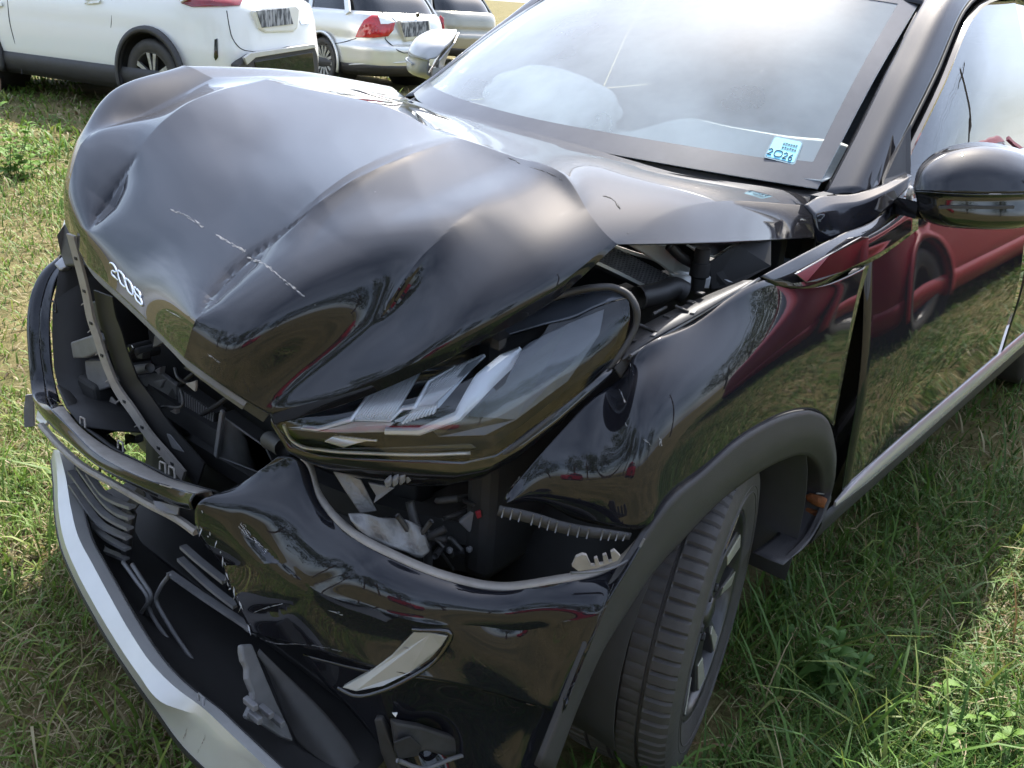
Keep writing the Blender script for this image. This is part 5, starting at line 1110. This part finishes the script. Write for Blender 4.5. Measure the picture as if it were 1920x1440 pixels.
def make_car(name, label, group, c, head, G, sp):
    """sp: L, W, levels [(z, side scale, rear inset, front inset)], roof levels, wheel data, paint"""
    root = empty(name, (c[0], c[1], G)); tag(root, label, 'car', group)
    h = np.array((math.cos(head), math.sin(head))); l = np.array((-h[1], h[0])); L, W = sp['L'], sp['W']
    def wp(s, t, z): p = np.asarray(c)+h*s+l*t; return np.array((p[0], p[1], G+z))
    inv = np.array((c[0], c[1], G))
    def lay(levels, n=128, ex=5.0):
        Gd = []
        for z, ws, ri, fi in levels:
            row = []
            for k in range(n):
                a = 2*math.pi*(k+.5)/n; ca, sa = math.cos(a), math.sin(a)
                x = math.copysign(abs(ca)**(2/ex), ca); y = math.copysign(abs(sa)**(2/ex), sa)
                s = ri+(L-ri-fi)*(x+1)/2; t = W/2*ws*y
                row.append(wp(s, t, z))
            Gd.append(row)
        return curve(np.array(Gd), 6)
    def obj_(nm, V, F, mt, parent=root, smooth=True):
        o = mesh(nm, [np.asarray(v)-inv for v in V], F, MAT[mt], parent, smooth); fixn(o); return o
    BD = lay(sp['levels']); n = BD.shape[1]
    V = list(BD.reshape(-1, 3)); F = gridfaces(BD.shape[0], n, False, True)+[tuple(range(n-1, -1, -1)), tuple(range((BD.shape[0]-1)*n, BD.shape[0]*n))]
    body = obj_('body', V, F, sp['paint']); sharpen(body, 50)
    # wheel openings cut out of the body
    r = sp['r']
    for sx in sp['axles']:
        cv, cf = lathe_geo([(.0001, -W), (r*1.17, -W), (r*1.17, W), (.0001, W)], 40)
        cut = mesh('cutter', [wp(sx+p[0], p[1], r+p[2])-inv for p in cv], cf, None, root, False); fixn(cut)
        b = body.modifiers.new('arch', 'BOOLEAN'); b.object = cut; b.operation = 'DIFFERENCE'; b.solver = 'EXACT'
        bpy.context.view_layer.update(); dg = bpy.context.evaluated_depsgraph_get(); me = bpy.data.meshes.new_from_object(body.evaluated_get(dg)); body.modifiers.clear(); old = body.data; body.data = me; bpy.data.meshes.remove(old); bpy.data.objects.remove(cut, do_unlink=True)
    body.data.polygons.foreach_set('use_smooth', [True]*len(body.data.polygons)); sharpen(body, 40)
    # greenhouse
    GH = lay(sp['glass'], ex=4.5); obj_('windows', list(GH.reshape(-1, 3)), gridfaces(GH.shape[0], n, False, True), 'far_glass')
    RFt = lay(sp['roof'], ex=4.5); obj_('roof', list(RFt.reshape(-1, 3)), gridfaces(RFt.shape[0], n, False, True)+[tuple(range((RFt.shape[0]-1)*n, RFt.shape[0]*n))], sp['paint'])
    zb, zt = sp['glass'][0][0], sp['glass'][-1][0]
    for sx in sp['pillars']:
        for sg in (-1, 1):
            a = wp(sx[0], sg*W/2*sp['glass'][0][1]*1.005, zb); b = wp(sx[1], sg*W/2*sp['glass'][-1][1]*1.01, zt); V_, F_ = bar_geo(a, b, .09, .03, up=(l[0]*sg, l[1]*sg, .3)); obj_('pillar', V_, F_, sp['paint'], smooth=False)
    # dark skirt along the bottom
    sk = lay(sp['skirt']); obj_('skirt', list(sk.reshape(-1, 3)), gridfaces(sk.shape[0], n, False, True), sp.get('skirtmat', 'cladding'))
    box_ = box_geo((0, 0, 0), (1, 1, 1))
    V_, F_ = box_geo(wp(L/2, 0, .42)-inv, (L*.9, W*.72, .40), np.array([[h[0], l[0], 0], [h[1], l[1], 0], [0, 0, 1]])); mesh('underbody', V_, F_, MAT['bay_dark'], root, False)
    for sx in sp['axles']:
        for sg in (-1, 1):
            wh = empty('wheel', (0, 0, 0)); wh.parent = root
            def put(V_): return [wp(sx+p[0], sg*(W/2-.125+p[1]), r+p[2])-inv for p in V_]
            V_, F_ = lathe_geo([(r*.66, .095), (r*.72, .108), (r*.86, .112), (r*.965, .104), (r, .08), (r, -.08), (r*.95, -.10), (r*.66, -.09)], 48); o = mesh('tyre', put(V_), F_, MAT['rubber'], wh); fixn(o)
            V_, F_ = lathe_geo([(r*.665, .098), (r*.64, .10), (r*.61, .085), (r*.58, .0), (.001, -.01)], 40); rm = mesh('rim', put(V_), F_, MAT['rim_dark'], wh); fixn(rm)
            if sg > 0 or sp.get('bothrims'):
                for k in range(sp['spokes']):
                    a = 2*math.pi*k/sp['spokes']+.35; ca, sa = math.cos(a), math.sin(a)
                    def rp2(rr, tt, hh): return (rr*ca-tt*sa, hh, rr*sa+tt*ca)
                    for q in (-1, 1):
                        V_ = put([rp2(.03, .012*q-.012, .092), rp2(.03, .012*q+.012, .092), rp2(r*.63, .045*q+.022, .100), rp2(r*.63, .045*q-.022, .100), rp2(.03, .012*q-.012, .06), rp2(.03, .012*q+.012, .06), rp2(r*.63, .045*q+.022, .07), rp2(r*.63, .045*q-.022, .07)])
                        o = mesh('spoke', V_, [(0, 1, 2, 3), (7, 6, 5, 4), (0, 4, 5, 1), (1, 5, 6, 2), (2, 6, 7, 3), (3, 7, 4, 0)], MAT['alu'], wh, False); fixn(o)
            # arch lip
            an = np.linspace(R(-18), R(198), 30)
            Ga = np.array([[wp(sx+rr*math.cos(a), sg*(W/2+dy), r+rr*math.sin(a)) for rr, dy in sp['lip']] for a in an]); Ga = np.array([[p-inv for p in row] for row in Ga])
            o = mesh('wheel_arch_trim', Ga.reshape(-1, 3), gridfaces(30, len(sp['lip'])), MAT[sp['lipmat']], root); sdf = o.modifiers.new('thickness', 'SOLIDIFY'); sdf.thickness = .012; sdf.offset = 0
            V_, F_ = lathe_geo([(r*1.16, .16), (r*1.16, -.25), (.01, -.25)], 36); o = mesh('wheel_liner', put(V_), F_, MAT['bay_dark'], root); fixn(o)
    dense = np.swapaxes(curve(np.swapaxes(BD, 0, 1), 3), 0, 1)
    return root, wp, inv, dense
def stick_slab(root, inv, BD, nm, pts, mt, off=.01, t=.02, bev=.004, parent=None):
    """patch that follows the bodywork: rings from the outline in to its middle, lifted off the panel"""
    P2 = np.array(pts, float); P2 = np.concatenate([np.linspace(P2[i], P2[(i+1) % len(P2)], 4)[:-1] for i in range(len(P2))]); c = P2.mean(0); n = len(P2); rows = []
    for f, o_ in ((1.0, -.02), (1.0, off), (.97, off+.004), (.7, off+.006), (.35, off+.006), (.02, off+.006)): rows.append([stick(BD, *(c+(p-c)*f), o_)-inv for p in P2])
    G_ = np.array(rows); o = mesh(nm, G_.reshape(-1, 3), gridfaces(len(rows), n, False, True), MAT[mt], parent or root, True); fixn(o); sharpen(o, 35)
    return o
def plane_slab(root, inv, wp, s0, nm, pts, mt, t=.02, bev=.004):
    """flat piece standing across the tail of a car, s0 metres from its rearmost point"""
    o0 = wp(s0, 0, 0); hh = wp(1, 0, 0)-wp(0, 0, 0); P_ = []
    for u, v in pts: r = FWD+RT*((u-960)/CF)+UPV*((720-v)/CF); P_.append(CLOC+r*(np.dot(o0-CLOC, hh)/np.dot(r, hh))-inv)
    V_, F_ = slab_geo(np.array(P_), t, hh); o = mesh(nm, V_, F_, MAT[mt], root, False); fixn(o)
    if bev: bevel(o, bev, 2)
    return o
def stick_line(root, inv, BD, nm, pts, r_, mt, off=.0):
    P_ = np.array([stick(BD, u, v, off) for u, v in pts])-inv; return tube(nm, P_, r_, MAT[mt], root, n=5, sides=6)

SUVS = dict(L=4.5, W=1.84, r=.36, axles=(.90, 3.62), spokes=5, paint='white_paint', lipmat='cladding', lip=[(.475, -.01), (.47, .022), (.425, .026), (.415, -.02)],
    levels=[(.30, .93, .10, .12), (.42, .985, .03, .05), (.60, 1.0, .0, .0), (.80, .995, .02, .02), (.98, .985, .05, .10), (1.06, .965, .07, .30), (1.10, .93, .09, .9), (1.14, .88, .13, 1.15)],
    glass=[(1.09, .90, .12, 1.15), (1.34, .83, .28, 1.55), (1.56, .75, .48, 1.95)], roof=[(1.54, .76, .42, 1.90), (1.62, .72, .46, 2.0), (1.66, .60, .70, 2.25)], pillars=[(.45, .7), (1.35, 1.45), (2.35, 2.3), (3.25, 2.6)],
    skirt=[(.20, .90, .14, .16), (.26, .975, .06, .07), (.40, 1.003, .015, .02), (.43, .99, .03, .04)])
SG_ = float(at(515, 32, d=9.0)[2]-.98); sc0 = at(515, 32, d=9.0)[:2]
suv, swp, sinv, SBD = make_car('white_suv', 'white sport utility car with black wheel arches, parked at top left behind the wreck', 'cars parked on the field', sc0+np.array((math.cos(R(-78)), math.sin(R(-78))))*-.10, R(-78), SG_, SUVS)
ss = lambda nm, pts, mt, **k: stick_slab(suv, sinv, SBD, nm, pts, mt, **k)
ss('tail_light', [(332,-6),(340,6),(360,13),(420,12),(450,10),(458,-6),(440,-14)], 'tail_dark', off=.012, t=.03)
plane_slab(suv, sinv, swp, .0, 'plate_recess', [(478,20),(494,12),(556,9),(563,16),(560,52),(552,60),(500,62),(488,54)], 'white_paint', t=.08, bev=.02)
plane_slab(suv, sinv, swp, -.012, 'number_plate', [(482,20),(542,15),(550,45),(492,52)], 'plate_face', t=.012, bev=.001)
ss('fog_reflector', [(402,74),(408,72),(409,108),(404,114),(401,108)], 'gloss_black', off=.006)
plane_slab(suv, sinv, swp, -.02, 'rear_bumper_insert', [(445,122),(468,102),(500,96),(590,84),(597,104),(600,140),(560,146),(450,140)], 'plastic', t=.10, bev=.02)
plane_slab(suv, sinv, swp, -.045, 'bumper_bar', [(458,108),(470,99),(590,82),(593,90),(480,108),(464,122)], 'silver', t=.03, bev=.006)
plane_slab(suv, sinv, swp, -.03, 'exhaust_panel', [(478,116),(586,98),(590,134),(560,140),(482,138)], 'far_glass', t=.02, bev=.003)
stick_line(suv, sinv, SBD, 'panel_gap', [(425,20),(430,50),(436,72),(450,90),(475,97),(540,88),(590,78)], .005, 'bay_dark')
stick_line(suv, sinv, SBD, 'panel_gap', [(14,-6),(18,40),(28,80),(38,112),(42,140)], .005, 'bay_dark')
stick_line(suv, sinv, SBD, 'panel_gap', [(210,-6),(209,40),(208,52)], .004, 'bay_dark')
ss('door_handle', [(144,0),(188,-1),(186,5),(166,8),(148,6)], 'white_paint', off=.035, t=.03, bev=.006)
ss('door_handle', [(-10,6),(3,4),(4,12),(-8,14)], 'white_paint', off=.035, t=.03, bev=.006)
ss('badge', [(562,38),(580,36),(581,44),(564,46)], 'chrome', off=.008, t=.01, bev=.002)

BMWS = dict(L=4.5, W=1.80, r=.32, axles=(1.0, 3.76), spokes=7, paint='silver_paint', lipmat='silver_paint', lip=[(.40, -.012), (.395, .010), (.375, .010), (.37, -.03)],
    levels=[(.22, .92, .10, .12), (.32, .985, .02, .04), (.46, 1.0, .0, .0), (.58, 1.0, .01, .0), (.62, .985, .05, .03), (.78, .985, .07, .06), (.92, .965, .10, .30), (.98, .93, .14, .8), (1.02, .86, .2, 1.1)],
    glass=[(.98, .88, .20, 1.15), (1.18, .80, .36, 1.6), (1.34, .72, .55, 1.95)], roof=[(1.32, .73, .48, 1.9), (1.39, .70, .55, 2.0), (1.42, .58, .8, 2.3)], pillars=[(.5, .75), (1.4, 1.5), (2.35, 2.3), (3.2, 2.6)],
    skirt=[(.18, .9, .16, .16), (.24, .98, .05, .06), (.33, .992, .01, .03), (.36, .98, .03, .06)])
bd_ = 12.6; bc0 = at(775, 58, d=bd_); BG0 = float(bc0[2]-.80)
bmw, bwp, binv, BBD = make_car('silver_estate_car', 'silver estate car with red tail lights parked right of the white car', 'cars parked on the field', bc0[:2]+np.array((math.cos(R(-94)), math.sin(R(-94))))*-.06, R(-94), BG0, BMWS)
sb = lambda nm, pts, mt, **k: stick_slab(bmw, binv, BBD, nm, pts, mt, **k)
sb('tail_light', [(666,70),(672,55),(682,38),(697,28),(712,28),(730,34),(741,42),(738,56),(728,68),(700,71)], 'tail_red', off=.02, t=.04, bev=.01)
sb('reversing_light', [(709,29),(728,34),(741,41),(728,45),(714,45)], 'lamp_white', off=.036, t=.02, bev=.003)
sb('tail_light', [(821,36),(826,28),(832,34),(834,58),(826,60)], 'tail_red', off=.02, t=.04, bev=.008)
plane_slab(bmw, binv, bwp, .0, 'number_plate', [(752,43),(803,39),(806,66),(760,70)], 'plate_face', t=.015, bev=.001)
plane_slab(bmw, binv, bwp, .014, 'plate_recess', [(750,38),(806,36),(811,72),(762,78)], 'silver_paint', t=.08, bev=.02)
plane_slab(bmw, binv, bwp, .05, 'badge', [(780,26),(786,24),(788,30),(783,33)], 'gloss_black', t=.03, bev=.002)
stick_line(bmw, binv, BBD, 'panel_gap', [(712,20),(740,40),(722,72),(735,85),(745,94),(800,90),(826,82)], .006, 'bay_dark'); stick_line(bmw, binv, BBD, 'panel_gap', [(610,83),(640,80),(668,72)], .006, 'bay_dark')
stick_line(bmw, binv, BBD, 'bumper_strip', [(625,122),(680,120),(740,118),(800,112),(830,104)], .008, 'silver_paint')
tube('rear_wiper', [stick(BBD, u, v, .05)-binv for u, v in ((742,3),(760,1),(778,-3))], .015, MAT['bay_dark'], bmw)

GLD = dict(BMWS); GLD['paint'] = 'gold_paint'; GLD['lipmat'] = 'gold_paint'
gc0 = at(895, 45, d=18.0); make_car('olive_grey_car', 'olive grey car half hidden behind the right windscreen pillar', 'cars parked on the field', gc0[:2], R(-97), float(gz(*gc0[:2])), GLD)
WH2 = dict(SUVS); WH2['paint'] = 'white_paint'
REDS = dict(SUVS); REDS['paint'] = 'red_paint'; REDS['L'] = 4.2; REDS['axles'] = (.8, 3.4); REDS['skirtmat'] = 'red_paint'; REDS['lipmat'] = 'red_paint'

# ================================================================== what stands behind the photographer and is seen in the paint
REDL = dict(REDS); REDL['L'] = 4.6; REDL['axles'] = (.9, 3.7); REDL['levels'] = [(z, a, b, c*.7) for z, a, b, c in REDS['levels']]
redc, rwp, rinv, RBD = make_car('red_car', 'red car parked beside the wreck, mirrored in its door and fender', 'cars parked on the field', np.array((-8.0, 2.95)), R(2), float(gz(-4.5, 3.3)), REDL)
redc2, _, _, _ = make_car('red_car', 'red car facing the wreck from behind the photographer', 'cars parked on the field', np.array((9.5, 4.2)), R(160), float(gz(8, 4)), REDS)
BLU = dict(SUVS); BLU['paint'] = 'blue_paint'
make_car('dark_blue_car', 'dark blue car beyond the red car, mirrored in the side window', 'cars parked on the field', np.array((-12.5, 4.0)), R(10), float(gz(-10, 4)), BLU)
# trees
mat('bark', (.09, .065, .045), .9, 0, 0, noise=.4, nscale=12, bump=.6, bscale=20)
def leaf_mat(name, c0, c1):
    m = bpy.data.materials.new(name); m.use_nodes = True; MAT[name] = m; N_, L_, B_ = nodes_of(m)
    g = N_.new('ShaderNodeNewGeometry'); r_ = N_.new('ShaderNodeValToRGB'); r_.color_ramp.elements[0].color = (*c0, 1); r_.color_ramp.elements[1].color = (*c1, 1)
    L_(g.outputs['Random Per Island'], r_.inputs[0]); L_(r_.outputs[0], B_.inputs['Base Color']); B_.inputs['Roughness'].default_value = .6; B_.inputs['Specular IOR Level'].default_value = .3
    t_ = N_.new('ShaderNodeBsdfTranslucent'); L_(r_.outputs[0], t_.inputs[0]); ms = N_.new('ShaderNodeMixShader'); ms.inputs[0].default_value = .3
    o = [n for n in N_ if n.type == 'OUTPUT_MATERIAL'][0]; L_(B_.outputs[0], ms.inputs[1]); L_(t_.outputs[0], ms.inputs[2]); L_(ms.outputs[0], o.inputs[0]); return m
leaf_mat('leaf_tree', (.035, .060, .018), (.085, .115, .035)); leaf_mat('leaf_tree_light', (.05, .08, .02), (.12, .15, .05))
def tree(loc, H, cr, seed, label, lm='leaf_tree', nclump=60, per=70):
    r_ = np.random.default_rng(seed); x, y = loc; z0 = float(gz(x, y)); root = empty('tree', (x, y, z0)); tag(root, label, 'tree', 'trees round the field')
    trunk_top = H*.55; parts = [tube_geo(np.array([(0, 0, -.2), (.05*H*.2, 0, H*.2), (.1, .08, trunk_top), (.05, .1, H*.8)]), .1, rr=[.045*H*.6, .035*H*.6, .022*H*.6, .006*H*.6], sides=8)]
    cl = []
    for k in range(nclump):
        a = r_.uniform(0, 2*math.pi); u = r_.uniform(-1, 1); rad = r_.uniform(.45, 1)**.6; s = math.sqrt(1-u*u)
        p = np.array((cr*rad*s*math.cos(a), cr*rad*s*math.sin(a), H*.64+H*.36*rad*u)); cl.append(p)
        if k < 14: parts.append(tube_geo(np.array([(.05, .04, H*r_.uniform(.25, .6)), p*.5+np.array((0, 0, H*.2)), p]), .05, rr=[.010*H, .006*H, .002*H], sides=5))
    V_, F_ = merge(parts); mesh('trunk', V_, F_, MAT['bark'], root)
    n = nclump*per; C_ = np.repeat(np.array(cl), per, 0)+r_.normal(0, cr*.14, (n, 3)); S = r_.uniform(.05, .11, n)[:, None]*H/9
    d1 = r_.normal(0, 1, (n, 3)); d1 /= np.linalg.norm(d1, axis=1, keepdims=True); d2 = np.cross(d1, r_.normal(0, 1, (n, 3))); d2 /= np.linalg.norm(d2, axis=1, keepdims=True)
    Vv = np.stack([C_-d1*S*1.5, C_+d2*S*.8, C_+d1*S*1.5, C_-d2*S*.8], 1).reshape(-1, 3); fast_mesh('crown', Vv, np.arange(n*4).reshape(-1, 4), MAT[lm], root)
    return root
def fast_mesh(name, V, Q, mt, parent=None, attr=None):
    me = bpy.data.meshes.new(name); V = np.ascontiguousarray(V, dtype=np.float32); Q = np.ascontiguousarray(Q, dtype=np.int32); k = Q.shape[1]
    me.vertices.add(len(V)); me.vertices.foreach_set('co', V.ravel()); me.loops.add(Q.size); me.loops.foreach_set('vertex_index', Q.ravel())
    me.polygons.add(len(Q)); me.polygons.foreach_set('loop_start', np.arange(0, Q.size, k, dtype=np.int32)); me.polygons.foreach_set('loop_total', np.full(len(Q), k, dtype=np.int32))
    if attr is not None:
        ca = me.color_attributes.new('tint', 'FLOAT_COLOR', 'POINT'); ca.data.foreach_set('color', np.ascontiguousarray(attr, dtype=np.float32).ravel())
    me.update(calc_edges=True); me.validate()
    return link(name, me, mt, parent)
TL = [((13, 3.5), 8.5, 3.2, 'broad leafy tree straight behind the photographer'), ((15, 9), 9.5, 3.4, 'tall leafy tree behind the photographer, towards the wreck\'s left'), ((14, -3.5), 7.5, 2.8, 'leafy tree ahead of the wreck\'s nose'), ((16, -10), 9, 3.3, 'leafy tree ahead of the wreck, to its right'),
      ((10, 15), 8, 3.0, 'leafy tree off the wreck\'s left front corner'), ((2, 19), 7.5, 2.9, 'leafy tree level with the wreck\'s front wheel, far left'), ((-15, 13), 6.0, 2.6, 'round leafy tree mirrored in the side window'), ((-24, 17), 7.5, 3.0, 'leafy tree at the far rear left of the wreck'), ((19, 1), 10, 3.6, 'tallest leafy tree beyond the red car')]
for k, (p, H, cr_, lb) in enumerate(TL): tree(p, H, cr_, 100+k, lb, 'leaf_tree' if k % 3 else 'leaf_tree_light')
# overhead lines on wooden poles, seen in the side window
poles = [(-30, 11.0), (-6, 12.5), (18, 14.0)]
for i, (x, y) in enumerate(poles):
    z0 = float(gz(x, y)); pr_ = empty('utility_pole', (x, y, z0)); tag(pr_, ('wooden utility pole at the wreck\'s far rear left', 'wooden utility pole level with the wreck, to its left', 'wooden utility pole far ahead of the wreck, to its left')[i], 'utility pole', 'poles of the overhead line')
    tube('pole', [(0, 0, -.5), (0, 0, 4), (0, 0, 9.0)], .12, MAT['bark'], pr_, rr=[.14, .12, .09]); V_, F_ = bar_geo((0, -.8, 8.5), (0, .8, 8.5), .10, .10, (0, 0, 1)); mesh('crossarm', V_, F_, MAT['bark'], pr_, False)
for k, dy in enumerate((-.7, 0, .7)):
    P_ = []
    for a, b in zip(poles[:-1], poles[1:]):
        for t in np.linspace(0, 1, 10)[:-1]: P_.append((a[0]+(b[0]-a[0])*t, a[1]+(b[1]-a[1])*t+dy, 8.55-.9*4*t*(1-t)))
    P_.append((poles[-1][0], poles[-1][1]+dy, 8.55)); o = tube('overhead_wire', np.array(P_), .012, MAT['bay_dark'], None, n=2, sides=5)
    tag(o, ('overhead wire strung nearest the wreck', 'middle overhead wire of the three', 'overhead wire strung farthest from the wreck')[k], 'wire', 'overhead wires')

# ================================================================== grass and weeds
gm = bpy.data.materials.new('grass_blade'); gm.use_nodes = True; MAT['grass'] = gm; N_, L_, B_ = nodes_of(gm)
va = N_.new('ShaderNodeVertexColor'); va.layer_name = 'tint'; L_(va.outputs[0], B_.inputs['Base Color']); B_.inputs['Roughness'].default_value = .55; B_.inputs['Specular IOR Level'].default_value = .35
tl_ = N_.new('ShaderNodeBsdfTranslucent'); L_(va.outputs[0], tl_.inputs[0]); ms_ = N_.new('ShaderNodeMixShader'); ms_.inputs[0].default_value = .35
oo = [n for n in N_ if n.type == 'OUTPUT_MATERIAL'][0]; L_(B_.outputs[0], ms_.inputs[1]); L_(tl_.outputs[0], ms_.inputs[2]); L_(ms_.outputs[0], oo.inputs[0])
def patch(x, y):
    """0 green .. 1 dry, slow noise over the field"""
    v = .5+.28*np.sin(x*1.9+1.3*np.sin(y*1.1))*np.cos(y*1.6+.7)+.22*np.sin(x*4.7+y*3.1+2)*np.sin(y*5.3-x*1.7)
    return np.clip(v, 0, 1)
def blades(r0, r1, n, wid, hgt, seed, lying=0.0, a0=-75, a1=75, dry=.35):
    g = np.random.default_rng(seed)
    rr = np.sqrt(g.uniform(r0*r0, r1*r1, n)); an = CYAW+np.radians(g.uniform(a0, a1, n)); x = CLOC[0]+rr*np.cos(an); y = CLOC[1]+rr*np.sin(an)
    keep = ~((x < .62) & (x > -3.2) & (np.abs(y) < .74)); keep &= ~((np.abs(x) < .22) & (y > .60) & (y < .92))
    for (cx, cy) in ((sc0[0], sc0[1]-1.5), (bc0[0], bc0[1]-1.5)): keep &= ~((np.abs(x-cx) < .8) & (np.abs(y-cy) < 2.0))
    x, y, rr = x[keep], y[keep], rr[keep]
    P = patch(x, y); lo = g.uniform(0, 1, len(x)) < (.25+.75*(1-P)*.9); x, y, rr, P = x[lo], y[lo], rr[lo], P[lo]; n = len(x)
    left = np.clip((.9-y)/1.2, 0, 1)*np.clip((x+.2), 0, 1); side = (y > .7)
    H = hgt*g.gamma(5, .2, n)*np.where(side, 1.25, .95)*(.75+.5*(1-P)); W_ = wid*g.uniform(.5, 1.5, n)*(1+rr*.10)
    isdry = g.uniform(0, 1, n) < (dry*(.25+1.3*P)*np.where(side, .5, .8)); ly = g.uniform(0, 1, n) < np.where(isdry, lying+.45, lying)
    az = g.uniform(0, 2*math.pi, n); lean = np.where(ly, g.uniform(.8, 1.2, n), g.uniform(.08, .55, n)); bend = g.uniform(.2, 1.2, n)
    dx, dy = np.cos(az), np.sin(az); z0 = gz(x, y)-.006; L = []
    sx, sy = -dy, dx
    for k, (t, wk) in enumerate(((0, 1), (.38, .95), (.72, .66), (1, .06))):
        th = lean+bend*t; h_ = np.where(ly, .10, np.cos(np.minimum(th, 1.45)))*H*t; o_ = np.sin(np.minimum(th, 1.5))*H*t*.9
        c = np.stack([x+dx*o_, y+dy*o_, z0+h_+np.where(ly, .012*np.sin(3*t), 0)+.004], -1); s = np.stack([sx, sy, .15*np.ones(n)*np.sin(az*3)], -1)*(W_*wk*.5)[:, None]
        L += [c-s, c+s]
    V = np.stack(L, 1).reshape(-1, 3); b = np.arange(n)[:, None]*8
    Q = np.concatenate([b+np.array([[0, 1, 3, 2]]), b+np.array([[2, 3, 5, 4]]), b+np.array([[4, 5, 7, 6]])], 0)
    g1 = np.array((.038, .105, .016)); g2 = np.array((.095, .195, .030)); g3 = np.array((.17, .23, .045)); d1 = np.array((.30, .235, .12)); d2 = np.array((.42, .36, .21)); d3 = np.array((.19, .12, .06))
    t = g.uniform(0, 1, n)[:, None]; u = g.uniform(0, 1, n)[:, None]; gc = g1*(1-t)+g2*t; gc = np.where(u > .8, g3*(.6+.5*t), gc); gc = gc*(1-.25*P[:, None])+np.array((.15, .15, .04))*.25*P[:, None]
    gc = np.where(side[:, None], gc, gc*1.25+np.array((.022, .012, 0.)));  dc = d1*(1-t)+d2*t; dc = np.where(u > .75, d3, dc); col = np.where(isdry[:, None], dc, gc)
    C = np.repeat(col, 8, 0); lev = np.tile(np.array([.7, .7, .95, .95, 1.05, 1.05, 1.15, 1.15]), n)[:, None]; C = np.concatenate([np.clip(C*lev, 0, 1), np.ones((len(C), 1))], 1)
    return V, Q, C
sets = [blades(.55, 1.6, 26000, .0032, .075, 1), blades(1.3, 3.4, 150000, .0030, .072, 2), blades(1.2, 3.6, 70000, .0026, .038, 12, dry=.6), blades(1.2, 3.0, 7000, .0058, .15, 3, dry=.12, a0=-75, a1=60), blades(1.3, 3.2, 26000, .0024, .10, 4, lying=.7, dry=.9),
        blades(3.2, 7.5, 130000, .0045, .070, 5), blades(7.2, 16, 110000, .0085, .085, 6, a0=-50, a1=60), blades(3, 9, 20000, .004, .10, 7, lying=.6, dry=.9)]
Vs, Qs, Cs, nb = [], [], [], 0
for V_, Q_, C_ in sets: Vs.append(V_); Qs.append(Q_+nb); Cs.append(C_); nb += len(V_)
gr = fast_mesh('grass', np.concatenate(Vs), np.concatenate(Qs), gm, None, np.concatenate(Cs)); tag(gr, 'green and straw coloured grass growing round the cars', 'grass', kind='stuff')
# leafy weeds
leaf_mat('weed_leaf', (.045, .115, .025), (.085, .175, .035)); leaf_mat('weed_leaf_light', (.10, .20, .03), (.16, .27, .05))
def leaf_mesh(mt):
    V = []; m_ = 9
    for i in range(m_+1):
        t = i/m_; w_ = .27*math.sin(math.pi*min(1, t**.62))**1.1*(1+.22*(i % 2)) if 0 < i < m_ else .01
        zc = .10*math.sin(t*math.pi)-.25*t*t
        V += [(t, -w_, zc+.10*w_), (t, 0, zc-.02), (t, w_, zc+.10*w_)]
    me = bpy.data.meshes.new('leaf'); me.from_pydata(V, [], gridfaces(m_+1, 3)); me.polygons.foreach_set('use_smooth', [True]*len(me.polygons)); me.materials.append(MAT[mt]); me.update(); return me
LM = {k: leaf_mesh(k) for k in ('weed_leaf', 'weed_leaf_light')}
def weed(u, v, H, nl, size, seed, label, mt='weed_leaf', stems=1):
    g = np.random.default_rng(seed); p = at(u, v, z=-.03); p = at(u, v, z=float(gz(p[0], p[1]))); root = empty('leafy_weed', tuple(p)); tag(root, label, 'plant', 'leafy weeds in the grass')
    for s_ in range(stems):
        a = g.uniform(0, 6.28); tip = np.array((math.cos(a)*H*.35*(s_ > 0), math.sin(a)*H*.35*(s_ > 0), H*g.uniform(.7, 1))); off = np.array((math.cos(a), math.sin(a), 0))*.02*s_
        tube('stem', [off, off+tip*.5, off+tip], .002, MAT['weed_leaf'], root, rr=[.0025, .002, .001], sides=5)
        m_ = nl//stems
        for k in range(m_):
            t = .12+.88*k/m_; b = k*2.4+g.uniform(-.4, .4); q = bpy.data.objects.new('leaf', LM[mt]); COL.objects.link(q); q.parent = root; sz = size*(1.1-.55*t)*g.uniform(.75, 1.2)
            q.location = tuple(off+tip*t); q.rotation_euler = (g.uniform(-.3, .3), -.55*t+g.uniform(-.25, .35), b); q.scale = (sz, sz*.95, sz)
    return root
weed(1535, 1300, .15, 34, .080, 1, 'dark green nettle-like weed beside the front tyre', stems=3)
weed(1470, 1215, .07, 10, .06, 2, 'small leafy weed half hidden in grass behind the front tyre', stems=1)
weed(1815, 1395, .13, 36, .060, 3, 'bright yellow-green leafy weed in the sunlit bottom right corner', 'weed_leaf_light', stems=5)
weed(1745, 1345, .07, 9, .05, 4, 'low pale leafy sprig left of the bright corner weed', 'weed_leaf_light')
weed(18, 330, .40, 60, .11, 5, 'bushy bright green weed at the left edge of the picture', 'weed_leaf_light', stems=6)
weed(62, 335, .32, 44, .10, 6, 'bushy bright green weed right of the one at the left edge', 'weed_leaf_light', stems=5)
weed(-30, 300, .45, 50, .12, 7, 'bushy bright green weed just outside the left edge', 'weed_leaf_light', stems=5)
